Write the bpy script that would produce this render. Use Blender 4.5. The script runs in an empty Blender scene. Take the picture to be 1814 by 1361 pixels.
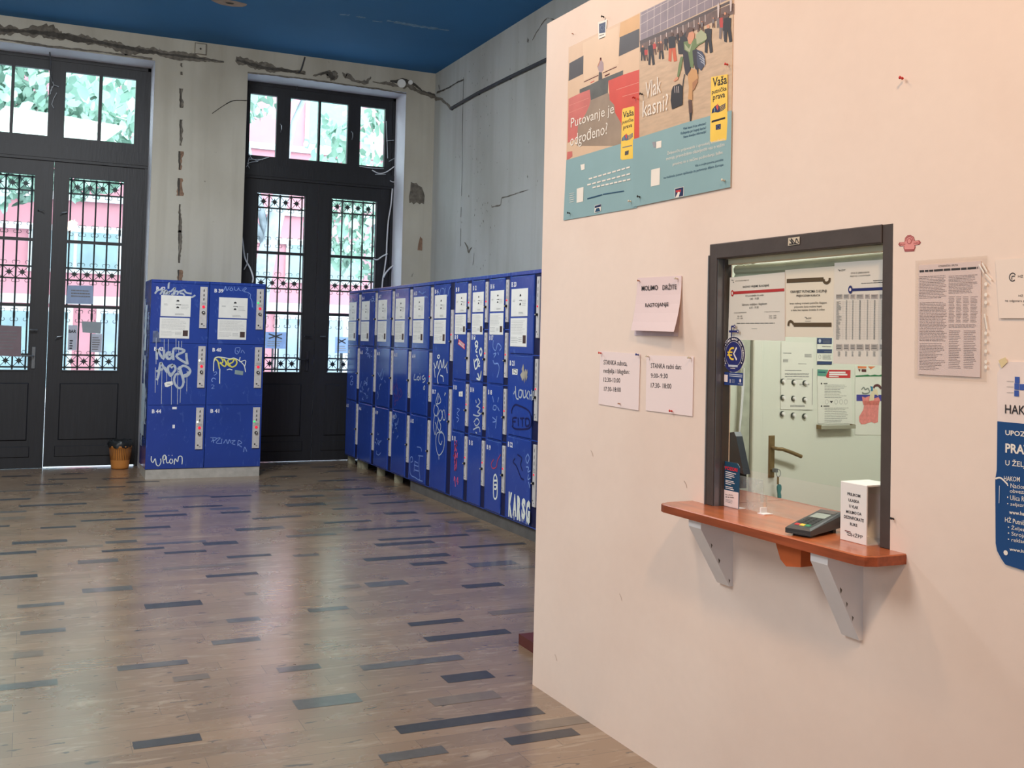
import bpy, math, random
from mathutils import Matrix, Vector, Euler
R = random.Random(7)
S = bpy.context.scene
COL = S.collection

# ------------------------------------------------------------------ camera, world, lights, exposure
YAW, PITCH, ROLL, FPX, PPY = 0.429783794, 0.0361644969, 0.0233005160, 1862.92578, 535.169824
W_, H_ = 1814.0, 1361.0
CAM = Vector((0, 0, 1.5))
def _cam_rot():
    cy, sy = math.cos(YAW), math.sin(YAW); cp, sp = math.cos(PITCH), math.sin(PITCH); cr, sr = math.cos(ROLL), math.sin(ROLL)
    B = Matrix(((1, 0, 0), (0, 0, -1), (0, 1, 0)))
    Rz = Matrix(((cy, -sy, 0), (sy, cy, 0), (0, 0, 1)))
    Rp = Matrix(((1, 0, 0), (0, cp, sp), (0, -sp, cp)))
    Rr = Matrix(((cr, -sr, 0), (sr, cr, 0), (0, 0, 1)))
    return Rr @ B @ Rp @ Rz
MC = _cam_rot()
def ray(px, py):
    return MC.transposed() @ Vector(((px - 907) / FPX, (py - PPY) / FPX, 1))
cam = bpy.data.cameras.new('camera'); camo = bpy.data.objects.new('camera', cam); COL.objects.link(camo)
cam.sensor_fit = 'HORIZONTAL'; cam.sensor_width = 36; cam.lens = 36 * FPX / W_
cam.shift_y = -(H_ / 2 - PPY) / W_; cam.clip_start = 0.05; cam.clip_end = 300
_m = MC.transposed() @ Matrix(((1, 0, 0), (0, -1, 0), (0, 0, -1)))
camo.matrix_world = Matrix.Translation(CAM) @ _m.to_4x4()
S.camera = camo

world = bpy.data.worlds.new('world'); S.world = world; world.use_nodes = True
bg = world.node_tree.nodes['Background']; bg.inputs[0].default_value = (0.80, 0.93, 1.0, 1); bg.inputs[1].default_value = 7.2
S.view_settings.view_transform = 'Standard'; S.view_settings.look = 'None'
S.view_settings.exposure = 0.0; S.view_settings.gamma = 1.0; S.view_settings.use_curve_mapping = False
try:
    S.cycles.use_denoising = True; S.cycles.max_bounces = 8; S.cycles.sample_clamp_indirect = 6.0
    S.cycles.caustics_reflective = False; S.cycles.caustics_refractive = False
except Exception: pass

def area(name, loc, target, size, power, col, size_y=None, spread=None):
    l = bpy.data.lights.new(name, 'AREA'); l.energy = power; l.color = col
    if size_y: l.shape = 'RECTANGLE'; l.size = size; l.size_y = size_y
    else: l.shape = 'DISK'; l.size = size
    if spread: l.spread = spread
    o = bpy.data.objects.new(name, l); COL.objects.link(o)
    d = (Vector(target) - Vector(loc)).normalized()
    o.matrix_world = Matrix.Translation(loc) @ d.to_track_quat('-Z', 'Y').to_matrix().to_4x4()
    return o
area('hall_fill_light', (-2.2, 3.6, 4.55), (-1.5, 5.0, 0), 3.0, 215, (0.98, 0.98, 0.95), 2.0)  # unseen area light added to lift the hall's brightness
area('hall_fill_light.001', (0.2, 7.4, 4.55), (0.6, 8.4, 0), 1.8, 215, (0.93, 0.97, 1.0), 1.2)  # second added light, out of view, brightens the far end
area('entrance_daylight', (-4.6, -1.5, 2.4), (1.5, 6.5, 1.4), 2.4, 120, (0.80, 0.90, 1.0), 2.4)
area('ticket_office_spot', (0.72, 0.25, 3.75), (2.05, 1.7, 1.5), 0.32, 51, (1.0, 0.64, 0.37))
area('ticket_office_lamp', (0.75, 3.5, 3.9), (2.05, 2.6, 1.1), 0.3, 18, (1.0, 0.68, 0.42))
area('booth_ceiling_lamp', (3.3, 2.7, 2.75), (3.3, 3.0, 0), 1.1, 44, (1.0, 0.98, 0.92), 0.3)

# ------------------------------------------------------------------ materials
def s2l(c): return tuple(((v / 255) / 12.92 if v / 255 <= 0.04045 else ((v / 255 + 0.055) / 1.055) ** 2.4) for v in c)
MATS = {}
def mat(name, rgb, rough=0.6, metal=0.0, var=0.06, scale=12.0, bump=0.0, coat=0.0, spec=None, bscale=None, stretch=None):
    if name in MATS: return MATS[name]
    m = bpy.data.materials.new(name); m.use_nodes = True; nt = m.node_tree; N = nt.nodes; Lk = nt.links
    b = N['Principled BSDF']; c = s2l(rgb)
    b.inputs['Roughness'].default_value = rough; b.inputs['Metallic'].default_value = metal
    if coat: b.inputs['Coat Weight'].default_value = coat; b.inputs['Coat Roughness'].default_value = 0.12
    if spec is not None: b.inputs['Specular IOR Level'].default_value = spec
    tc = N.new('ShaderNodeTexCoord'); no = N.new('ShaderNodeTexNoise'); no.inputs['Scale'].default_value = scale; no.inputs['Detail'].default_value = 5
    src = tc.outputs['Object']
    if stretch:
        mp = N.new('ShaderNodeMapping'); mp.inputs['Scale'].default_value = stretch; Lk.new(src, mp.inputs[0]); src = mp.outputs[0]
    Lk.new(src, no.inputs['Vector'])
    r = N.new('ShaderNodeValToRGB'); r.color_ramp.elements[0].position = 0.3; r.color_ramp.elements[1].position = 0.7
    r.color_ramp.elements[0].color = tuple(v * (1 - var) for v in c) + (1,)
    r.color_ramp.elements[1].color = tuple(min(1, v * (1 + var)) for v in c) + (1,)
    Lk.new(no.outputs[0], r.inputs[0]); Lk.new(r.outputs[0], b.inputs['Base Color'])
    if bump:
        n2 = N.new('ShaderNodeTexNoise'); n2.inputs['Scale'].default_value = bscale or scale * 3; n2.inputs['Detail'].default_value = 6; Lk.new(src, n2.inputs['Vector'])
        bp = N.new('ShaderNodeBump'); bp.inputs['Strength'].default_value = bump; bp.inputs['Distance'].default_value = 0.01
        Lk.new(n2.outputs[0], bp.inputs['Height']); Lk.new(bp.outputs[0], b.inputs['Normal'])
    MATS[name] = m; return m
def emit(name, rgb, strength):
    m = mat(name, rgb, 0.4, var=0.02); b = m.node_tree.nodes['Principled BSDF']
    b.inputs['Emission Color'].default_value = s2l(rgb) + (1,); b.inputs['Emission Strength'].default_value = strength; return m
def glass(name, tint=(1, 1, 1), gloss=0.08, rough=0.02, haze=0.0):
    m = bpy.data.materials.new(name); m.use_nodes = True; nt = m.node_tree; N = nt.nodes; Lk = nt.links
    out = N['Material Output']; N.remove(N['Principled BSDF'])
    t = N.new('ShaderNodeBsdfTransparent'); t.inputs[0].default_value = tint + (1,)
    g = N.new('ShaderNodeBsdfGlossy'); g.inputs['Roughness'].default_value = rough
    fr = N.new('ShaderNodeLayerWeight'); fr.inputs[0].default_value = 0.5
    pw = N.new('ShaderNodeMath'); pw.operation = 'POWER'; pw.inputs[1].default_value = 4.0; Lk.new(fr.outputs['Facing'], pw.inputs[0])
    no = N.new('ShaderNodeTexNoise'); no.inputs['Scale'].default_value = 3
    ad = N.new('ShaderNodeMath'); ad.operation = 'MULTIPLY_ADD'; ad.inputs[1].default_value = gloss * 5; ad.inputs[2].default_value = gloss * 0.35
    Lk.new(pw.outputs[0], ad.inputs[0])
    mx = N.new('ShaderNodeMixShader'); Lk.new(ad.outputs[0], mx.inputs[0]); Lk.new(t.outputs[0], mx.inputs[1]); Lk.new(g.outputs[0], mx.inputs[2])
    last = mx
    if haze:
        d = N.new('ShaderNodeBsdfDiffuse'); d.inputs[0].default_value = (0.8, 0.8, 0.8, 1)
        ml = N.new('ShaderNodeMath'); ml.operation = 'MULTIPLY'; ml.inputs[1].default_value = haze * 2; Lk.new(no.outputs[0], ml.inputs[0])
        m2 = N.new('ShaderNodeMixShader'); Lk.new(ml.outputs[0], m2.inputs[0]); Lk.new(mx.outputs[0], m2.inputs[1]); Lk.new(d.outputs[0], m2.inputs[2]); last = m2
    Lk.new(last.outputs[0], out.inputs[0]); return m

def plaster(name, rgb, dirt, rough=0.85, spots=0.5, patch=0.25, streak=False, scale=1.2):
    """old painted plaster: broad tone patches, vertical stains, small dark chips"""
    m = bpy.data.materials.new(name); m.use_nodes = True; nt = m.node_tree; N = nt.nodes; Lk = nt.links
    b = N['Principled BSDF']; b.inputs['Roughness'].default_value = rough; b.inputs['Specular IOR Level'].default_value = 0.25
    tc = N.new('ShaderNodeTexCoord')
    def noise(sc, det, st=(1, 1, 1)):
        mp = N.new('ShaderNodeMapping'); mp.inputs['Scale'].default_value = st; Lk.new(tc.outputs['Object'], mp.inputs[0])
        n = N.new('ShaderNodeTexNoise'); n.inputs['Scale'].default_value = sc; n.inputs['Detail'].default_value = det; Lk.new(mp.outputs[0], n.inputs['Vector']); return n
    def ramp(n, a, b_, ca, cb):
        r = N.new('ShaderNodeValToRGB'); r.color_ramp.elements[0].position = a; r.color_ramp.elements[1].position = b_
        r.color_ramp.elements[0].color = (ca, ca, ca, 1); r.color_ramp.elements[1].color = (cb, cb, cb, 1); Lk.new(n.outputs[0], r.inputs[0]); return r
    def mix(fac, a, b_):
        x = N.new('ShaderNodeMix'); x.data_type = 'RGBA'
        Lk.new(fac, x.inputs[0])
        for i, v in ((6, a), (7, b_)):
            if hasattr(v, 'links') or hasattr(v, 'is_linked'): Lk.new(v, x.inputs[i])
            else: x.inputs[i].default_value = v
        return x.outputs[2]
    c = s2l(rgb) + (1,); d = s2l(dirt) + (1,)
    p1 = ramp(noise(scale, 6, (1, 1, 0.5) if streak else (1, 1, 1)), 0.42, 0.68, 0, patch)
    o = mix(p1.outputs[0], c, d)
    if streak:
        p2 = ramp(noise(3.0, 5, (2.2, 2.2, 0.12)), 0.5, 0.75, 0, 0.35); o = mix(p2.outputs[0], o, d)
    lum = ramp(noise(26, 3), 0.3, 0.7, 0, 0.10); o = mix(lum.outputs[0], o, tuple(min(1, v * 0.8) for v in c[:3]) + (1,))
    sp = ramp(noise(9, 9), 0.70, 0.73, 0, spots); o = mix(sp.outputs[0], o, (0.09, 0.08, 0.07, 1))
    Lk.new(o, b.inputs['Base Color'])
    bn = noise(14, 8); bp = N.new('ShaderNodeBump'); bp.inputs['Strength'].default_value = 0.25; bp.inputs['Distance'].default_value = 0.004
    Lk.new(bn.outputs[0], bp.inputs['Height']); Lk.new(bp.outputs[0], b.inputs['Normal'])
    return m

def floor_mat():
    m = bpy.data.materials.new('stone_slab_floor'); m.use_nodes = True; nt = m.node_tree; N = nt.nodes; Lk = nt.links
    b = N['Principled BSDF']
    tc = N.new('ShaderNodeTexCoord')
    br = N.new('ShaderNodeTexBrick'); br.offset = 0.37; br.offset_frequency = 3; br.squash = 1.35; br.squash_frequency = 2
    br.inputs['Scale'].default_value = 1.0; br.inputs['Brick Width'].default_value = 0.62; br.inputs['Row Height'].default_value = 0.121
    br.inputs['Mortar Size'].default_value = 0.0013; br.inputs['Mortar Smooth'].default_value = 0.3; br.inputs['Bias'].default_value = 0.0
    br.inputs['Color1'].default_value = s2l((126, 102, 80)) + (1,); br.inputs['Color2'].default_value = s2l((150, 123, 96)) + (1,)
    br.inputs['Mortar'].default_value = s2l((84, 70, 58)) + (1,)
    Lk.new(tc.outputs['Object'], br.inputs['Vector'])
    def noise(sc, det, st=(1, 1, 1), dist=0):
        mp = N.new('ShaderNodeMapping'); mp.inputs['Scale'].default_value = st; Lk.new(tc.outputs['Object'], mp.inputs[0])
        n = N.new('ShaderNodeTexNoise'); n.inputs['Scale'].default_value = sc; n.inputs['Detail'].default_value = det; n.inputs['Distortion'].default_value = dist
        Lk.new(mp.outputs[0], n.inputs['Vector']); return n
    def ramp(n, a, b_, ca, cb):
        r = N.new('ShaderNodeValToRGB'); r.color_ramp.elements[0].position = a; r.color_ramp.elements[1].position = b_
        r.color_ramp.elements[0].color = (ca, ca, ca, 1); r.color_ramp.elements[1].color = (cb, cb, cb, 1); Lk.new(n.outputs[0], r.inputs[0]); return r
    def mix(fac, a, col, mode='MIX'):
        x = N.new('ShaderNodeMix'); x.data_type = 'RGBA'; x.blend_type = mode; Lk.new(fac, x.inputs[0]); Lk.new(a, x.inputs[6]); x.inputs[7].default_value = col; return x.outputs[2]
    o = br.outputs['Color']
    o = mix(ramp(noise(1.6, 6), 0.35, 0.7, 0, 0.5).outputs[0], o, s2l((116, 96, 78)) + (1,))
    o = mix(ramp(noise(5, 8, (1, 4, 1), 1.5), 0.55, 0.72, 0, 0.6).outputs[0], o, s2l((174, 156, 134)) + (1,))
    o = mix(ramp(noise(7, 9, (1, 2.2, 1), 2.2), 0.60, 0.70, 0, 0.55).outputs[0], o, s2l((122, 98, 84)) + (1,))
    chip = ramp(noise(11, 10, (1, 2.6, 1), 0.6), 0.655, 0.672, 0, 0.8)
    o = mix(chip.outputs[0], o, (0.035, 0.03, 0.028, 1))
    Lk.new(o, b.inputs['Base Color'])
    rr = ramp(noise(2.4, 5), 0.3, 0.7, 0.24, 0.34); Lk.new(rr.outputs[0], b.inputs['Roughness'])
    b.inputs['Specular IOR Level'].default_value = 0.6; b.inputs['Coat Weight'].default_value = 0.7; b.inputs['Coat Roughness'].default_value = 0.2
    bp = N.new('ShaderNodeBump'); bp.inputs['Strength'].default_value = 0.10; bp.inputs['Distance'].default_value = 0.006
    Lk.new(noise(3.0, 3).outputs[0], bp.inputs['Height']); Lk.new(bp.outputs[0], b.inputs['Normal'])
    return m

def locker_mat():
    m = mat('blue_locker_paint', (36, 66, 152), 0.17, var=0.10, scale=2.2, bump=0.03, spec=0.55, bscale=3)
    nt = m.node_tree; N = nt.nodes; Lk = nt.links; b = N['Principled BSDF']
    src = b.inputs['Base Color'].links[0].from_socket
    tc = N.new('ShaderNodeTexCoord'); n = N.new('ShaderNodeTexNoise'); n.inputs['Scale'].default_value = 9; n.inputs['Detail'].default_value = 9; n.inputs['Distortion'].default_value = 2
    mp = N.new('ShaderNodeMapping'); mp.inputs['Scale'].default_value = (1.5, 1.5, .7); Lk.new(tc.outputs['Object'], mp.inputs[0]); Lk.new(mp.outputs[0], n.inputs['Vector'])
    r = N.new('ShaderNodeValToRGB'); r.color_ramp.elements[0].position = 0.6; r.color_ramp.elements[1].position = 0.72
    r.color_ramp.elements[0].color = (0, 0, 0, 1); r.color_ramp.elements[1].color = (.30, .30, .30, 1); Lk.new(n.outputs[0], r.inputs[0])
    x = N.new('ShaderNodeMix'); x.data_type = 'RGBA'; Lk.new(r.outputs[0], x.inputs[0]); Lk.new(src, x.inputs[6]); x.inputs[7].default_value = s2l((98, 132, 205)) + (1,)
    Lk.new(x.outputs[2], b.inputs['Base Color']); return m

BLUE = locker_mat()
BLUE_D = mat('blue_recess_shade', (12, 18, 62), 0.5, var=0.15)  # darkened blue: recess shade put into the colour for depth
GAP = mat('shadow_gap_metal', (16, 20, 44), 0.7)
SILVER = mat('brushed_lock_plate', (206, 202, 200), 0.45, 0.1, var=0.08, scale=30)
BLACK = mat('black_plastic', (22, 22, 24), 0.45)
PLATE = mat('cream_plate', (236, 236, 230), 0.5, var=0.04)
INK = mat('grey_print', (122, 122, 126), 0.7)
INKD = mat('black_print', (34, 32, 38), 0.7)
WHITEP = mat('white_lettering', (232, 232, 236), 0.5)
REDL = emit('red_indicator', (225, 30, 60), 0.7)
GREENL = emit('green_indicator', (40, 215, 110), 1.2)
WHITEL = emit('white_indicator', (245, 245, 225), 1.4)
TAGG = mat('silver_marker', (178, 188, 200), 0.5, var=0.12, scale=40)
TAGW = mat('white_marker', (226, 232, 226), 0.5, var=0.08)
TAGB = mat('light_blue_marker', (118, 148, 212), 0.5, var=0.2, scale=30)
TAGD = mat('dark_blue_marker', (18, 24, 82), 0.4)
TAGY = mat('yellow_marker', (222, 214, 96), 0.5)
TAGP = mat('pink_marker', (205, 90, 140), 0.5, var=0.2, scale=30)
DOORW = mat('dark_stained_door_wood', (30, 31, 36), 0.5, var=0.18, scale=5, bump=0.15, bscale=9, stretch=(6, 6, .6))
IRON = mat('wrought_iron', (30, 34, 40), 0.5)
PLINTH = mat('white_plinth', (176, 172, 164), 0.8, var=0.12, bump=0.3)
GREYPL = mat('grey_concrete_plinth', (88, 86, 84), 0.85, var=0.15, bump=0.3)
PAPER = mat('white_paper', (232, 224, 226), 0.75, var=0.015, scale=3)
PAPERC = mat('cool_paper', (190, 196, 212), 0.8)
RED = mat('red_print', (196, 46, 52), 0.6)
NAVY = mat('navy_print', (36, 42, 110), 0.5)
YELL = mat('yellow_print', (246, 206, 70), 0.55)
FARW = plaster('far_wall_plaster', (196, 192, 178), (150, 142, 126), streak=True, patch=0.6)
SIDEW = plaster('side_wall_plaster', (186, 188, 184), (150, 148, 138), streak=True, spots=0.75, patch=0.55)
TICKW = plaster('ticket_wall_paint', (240, 221, 208), (218, 190, 174), rough=0.7, spots=0.0, patch=0.45, scale=0.9)
HOLE = mat('exposed_mortar', (112, 106, 96), 0.95, var=0.35, scale=22, bump=0.8)
HOLED = mat('deep_crack', (76, 72, 66), 0.95, var=0.3, scale=22)
BRICKY = mat('exposed_brick', (140, 112, 92), 0.95, var=0.3, scale=22, bump=0.6)
CEIL = mat('blue_ceiling_paint', (38, 112, 168), 0.75, var=0.10, scale=0.8)
REVEAL = mat('white_reveal_paint', (214, 214, 222), 0.7, var=0.08, scale=3)
WIRE = mat('white_cable', (216, 218, 222), 0.5)
DWIRE = mat('dark_cable', (60, 62, 66), 0.6)
GLASS = glass('window_glass', (0.97, 1.0, 0.99), gloss=0.08)

# ------------------------------------------------------------------ frames and mesh builder
class Frame:
    """a wall's own axes: x to the right, y into the wall, z up"""
    def __init__(s, origin, ang):
        s.M = Matrix.Translation(Vector(origin)) @ Matrix.Rotation(ang, 4, 'Z'); s.I = s.M.inverted()
    def p(s, px, py, y=0.0):
        o = s.I @ CAM; d = s.I.to_3x3() @ ray(px, py); t = (y - o.y) / d.y; q = o + d * t
        return (q.x, q.z)
    def w(s, x, y, z): return s.M @ Vector((x, y, z))
def on_floor(px, py, z=0.0):
    d = ray(px, py); t = (z - CAM.z) / d.z; return CAM + d * t
WORLD = Frame((0, 0, 0), 0)
TA = 0.0241156626
FT = Frame((2.064, 3.685, 0), math.atan2(-math.cos(TA), math.sin(TA)))   # ticket wall
FW = Frame((0, 12.05, 0), 0)                                            # far wall
FL = Frame((3.46, 0, 0), -math.pi / 2)                                  # locker row fronts
FS = Frame((4.42, 0, 0), -math.pi / 2)                                  # right-hand wall
FB = Frame((0, 11.27, 0), 0)                                            # locker block front
FD = Frame(FT.w(-0.38, 0, 0), TA)                                       # door inside the booth
FX = Frame((0, 26, 0), 0)                                               # street facade
WM = {}
class MB:
    def __init__(s): s.v = []; s.f = []; s.m = []; s.mats = []
    def mi(s, m):
        if m not in s.mats: s.mats.append(m)
        return s.mats.index(m)
    def face(s, pts, m):
        b = len(s.v); s.v += [Vector(p) for p in pts]; s.f.append(list(range(b, b + len(pts)))); s.m.append(s.mi(m)); return s
    def raw(s, vs, fs, m):
        b = len(s.v); s.v += [Vector(p) for p in vs]; k = s.mi(m)
        for f in fs: s.f.append([b + i for i in f]); s.m.append(k)
        return s
    def box(s, x0, x1, y0, y1, z0, z1, m):
        vs = [(x, y, z) for x in (x0, x1) for y in (y0, y1) for z in (z0, z1)]
        return s.raw(vs, [(0, 1, 3, 2), (4, 6, 7, 5), (0, 4, 5, 1), (2, 3, 7, 6), (0, 2, 6, 4), (1, 5, 7, 3)], m)
    def bbox(s, x0, x1, y0, y1, z0, z1, m, b=0.004):
        """box with a chamfer along the front edges"""
        vs = [(x0, y1, z0), (x1, y1, z0), (x1, y1, z1), (x0, y1, z1), (x0, y0 + b, z0), (x1, y0 + b, z0), (x1, y0 + b, z1), (x0, y0 + b, z1),
              (x0 + b, y0, z0 + b), (x1 - b, y0, z0 + b), (x1 - b, y0, z1 - b), (x0 + b, y0, z1 - b)]
        return s.raw(vs, [(3, 2, 1, 0), (0, 1, 5, 4), (1, 2, 6, 5), (2, 3, 7, 6), (3, 0, 4, 7), (4, 5, 9, 8), (5, 6, 10, 9), (6, 7, 11, 10), (7, 4, 8, 11), (8, 9, 10, 11)], m)
    def poly(s, pts, y, m): return s.face([(x, y, z) for x, z in pts], m)
    def prism(s, pts, y0, y1, m):
        n = len(pts); vs = [(x, y0, z) for x, z in pts] + [(x, y1, z) for x, z in pts]
        fs = [tuple(range(n)), tuple(range(2 * n - 1, n - 1, -1))] + [(i, i + n, (i + 1) % n + n, (i + 1) % n) for i in range(n)]
        return s.raw(vs, fs, m)
    def tube(s, pts, r, m, seg=6, r1=None):
        P = [Vector(p) for p in pts]; n = len(P); vs = []; 
        up = Vector((0.13, 0.21, 1)).normalized()
        for i, p in enumerate(P):
            t = (P[min(i + 1, n - 1)] - P[max(i - 1, 0)])
            t = t.normalized() if t.length > 1e-9 else Vector((0, 0, 1))
            a = t.cross(up)
            if a.length < 1e-3: a = t.cross(Vector((1, 0, 0)))
            a.normalize(); b = t.cross(a); rr = r if r1 is None else r + (r1 - r) * i / max(1, n - 1)
            for k in range(seg):
                an = 2 * math.pi * k / seg; vs.append(p + a * (math.cos(an) * rr) + b * (math.sin(an) * rr))
        fs = [(i * seg + k, i * seg + (k + 1) % seg, (i + 1) * seg + (k + 1) % seg, (i + 1) * seg + k) for i in range(n - 1) for k in range(seg)]
        fs += [tuple(range(seg - 1, -1, -1)), tuple((n - 1) * seg + k for k in range(seg))]
        return s.raw(vs, fs, m)
    def stroke(s, pts, w, y, m, smooth=True):
        """flat painted line on the plane at depth y"""
        P = [Vector((a, b)) for a, b in pts]
        if smooth and len(P) > 2:
            Q = []
            for i in range(len(P) - 1):
                p0 = P[max(i - 1, 0)]; p1 = P[i]; p2 = P[i + 1]; p3 = P[min(i + 2, len(P) - 1)]
                for k in range(4):
                    t = k / 4; Q.append(0.5 * ((2 * p1) + (p2 - p0) * t + (2 * p0 - 5 * p1 + 4 * p2 - p3) * t * t + (3 * p1 - p0 - 3 * p2 + p3) * t ** 3))
            Q.append(P[-1]); P = Q
        vs = []
        for i, p in enumerate(P):
            t = P[min(i + 1, len(P) - 1)] - P[max(i - 1, 0)]
            t = t.normalized() if t.length > 1e-9 else Vector((1, 0))
            nrm = Vector((-t.y, t.x)) * (w / 2); vs += [(p.x + nrm.x, y, p.y + nrm.y), (p.x - nrm.x, y, p.y - nrm.y)]
        return s.raw(vs, [(2 * i, 2 * i + 1, 2 * i + 3, 2 * i + 2) for i in range(len(P) - 1)], m)
    def disc(s, x, z, r, y, m, n=14, rz=None): return s.poly([(x + r * math.cos(2 * math.pi * k / n), z + (rz or r) * math.sin(2 * math.pi * k / n)) for k in range(n)], y, m)
    def cyl(s, c, axis, r, h, m, n=14, r2=None):
        c = Vector(c); a = Vector(axis).normalized(); return s.tube([c, c + a * h], r, m, n, r2)
    def lathe(s, c, prof, m, n=24):
        vs = []
        for r, z in prof:
            for k in range(n): vs.append((c[0] + r * math.cos(2 * math.pi * k / n), c[1] + r * math.sin(2 * math.pi * k / n), c[2] + z))
        return s.raw(vs, [(i * n + k, i * n + (k + 1) % n, (i + 1) * n + (k + 1) % n, (i + 1) * n + k) for i in range(len(prof) - 1) for k in range(n)], m)
    def build(s, name, frame=WORLD, parent=None, origin=None, smooth=False):
        """link as one mesh object; vertices were given in the frame's axes"""
        if parent is not None: W = WM[parent.name]
        else: W = frame.M @ Matrix.Translation(Vector(origin or (0, 0, 0)))
        T = W.inverted() @ frame.M
        me = bpy.data.meshes.new(name); me.from_pydata([T @ v for v in s.v], [], s.f)
        for m in s.mats: me.materials.append(m)
        me.polygons.foreach_set('material_index', s.m)
        if smooth: me.polygons.foreach_set('use_smooth', [True] * len(s.f))
        me.update()
        o = bpy.data.objects.new(name, me); COL.objects.link(o)
        if parent is not None: o.parent = parent
        else: o.matrix_world = W
        WM[o.name] = W; return o
def thing(name, frame, origin, label, cat, group=None, kind=None):
    o = bpy.data.objects.new(name, None); COL.objects.link(o); W = frame.M @ Matrix.Translation(Vector(origin)); o.matrix_world = W
    o.empty_display_size = 0.1; WM[o.name] = W
    return tag(o, label, cat, group, kind)
def tag(o, label, cat, group=None, kind=None):
    o['label'] = label; o['category'] = cat
    if group: o['group'] = group
    if kind: o['kind'] = kind
    return o
def struct(o, label=None, cat=None):
    o['kind'] = 'structure'
    if label: o['label'] = label
    if cat: o['category'] = cat
    return o
def lab(o, label): o['label'] = label; return o

_TC = {}
def _text(body, bold):
    k = (body, bold)
    if k not in _TC:
        c = bpy.data.curves.new('lettering', 'FONT'); c.body = body; c.resolution_u = 2; c.offset = bold
        o = bpy.data.objects.new('lettering', c); COL.objects.link(o)
        m = bpy.data.meshes.new_from_object(o.evaluated_get(bpy.context.evaluated_depsgraph_get()))
        vs = [(v.co.x, v.co.y) for v in m.vertices]; fs = [tuple(p.vertices) for p in m.polygons]
        bpy.data.objects.remove(o); bpy.data.curves.remove(c); bpy.data.meshes.remove(m)
        x0 = min(v[0] for v in vs); x1 = max(v[0] for v in vs); y0 = min(v[1] for v in vs); y1 = max(v[1] for v in vs)
        _TC[k] = ([((x - x0) / (x1 - x0), (y - y0) / (y1 - y0)) for x, y in vs], fs, (x1 - x0) / (y1 - y0))
    return _TC[k]
def text(mb, body, x0, z0, x1, z1, y, m, bold=0.0, shear=0.0):
    """lettering fitted to the box x0..x1, z0..z1"""
    vs, fs, asp = _text(body, bold)
    if x1 is None: x1 = x0 + asp * (z1 - z0)
    mb.raw([(x0 + (x1 - x0) * u + shear * (z1 - z0) * v, y, z0 + (z1 - z0) * v) for u, v in vs], fs, m)
def ptext(mb, F, body, left, right, hpx, y, m, bold=0.0, depth=None):
    """lettering between two points of the sheet, hpx = cap height seen there"""
    a = F.p(left[0], left[1], y); b = F.p(right[0], right[1], y); c = F.p(left[0], left[1] - hpx, y)
    h = c[1] - a[1]
    vs, fs, asp = _text(body, bold)
    mb.raw([(a[0] + (b[0] - a[0]) * u, y, a[1] + (b[1] - a[1]) * u + h * v) for u, v in vs], fs, m)
def bars(mb, x0, x1, z1, z0, n, y, m, th=0.45, jag=0.25, words=True, rnd=None):
    """rows of tiny print"""
    rnd = rnd or R; h = (z1 - z0) / n
    for i in range(n):
        zc = z1 - h * (i + 0.5); xe = x1 - (x1 - x0) * jag * rnd.random(); x = x0
        while x < xe - 1e-5:
            wl = (x1 - x0) * (rnd.uniform(0.05, 0.16) if words else 1.0); e = min(x + wl, xe)
            mb.poly([(x, zc - h * th / 2), (e, zc - h * th / 2), (e, zc + h * th / 2), (x, zc + h * th / 2)], y, m); x = e + (x1 - x0) * 0.014
def jag(pts_w, rnd, amp):
    """ragged band from a centre line with widths: [(x,z,w)...]"""
    up, dn = [], []; ra = rb = 0.0
    for i in range(len(pts_w) - 1):
        (x0, z0, w0), (x1, z1, w1) = pts_w[i], pts_w[i + 1]
        dx, dz = x1 - x0, z1 - z0; L = math.hypot(dx, dz) or 1; nx, nz = -dz / L, dx / L
        n = max(4, min(30, int(L / 0.02)))
        for k in range(n + (i == len(pts_w) - 2)):
            t = k / n; x = x0 + dx * t; z = z0 + dz * t; w = w0 + (w1 - w0) * t
            ra = ra * .8 + rnd.uniform(-amp, amp) * .8; rb = rb * .8 + rnd.uniform(-amp, amp) * .8
            a = w * max(.08, .5 + ra); b = w * max(.08, .5 + rb)
            up.append((x + nx * a, z + nz * a)); dn.append((x - nx * b, z - nz * b))
    return up, dn
def band(mb, pts_w, y, m, rnd, amp=0.24):
    up, dn = jag(pts_w, rnd, amp)
    for i in range(len(up) - 1):
        mb.poly([dn[i], dn[i + 1], up[i + 1], up[i]], y, m)
def zm(ox, oy, s): return lambda x, y: (ox + x / s, oy + y / s)
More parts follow.
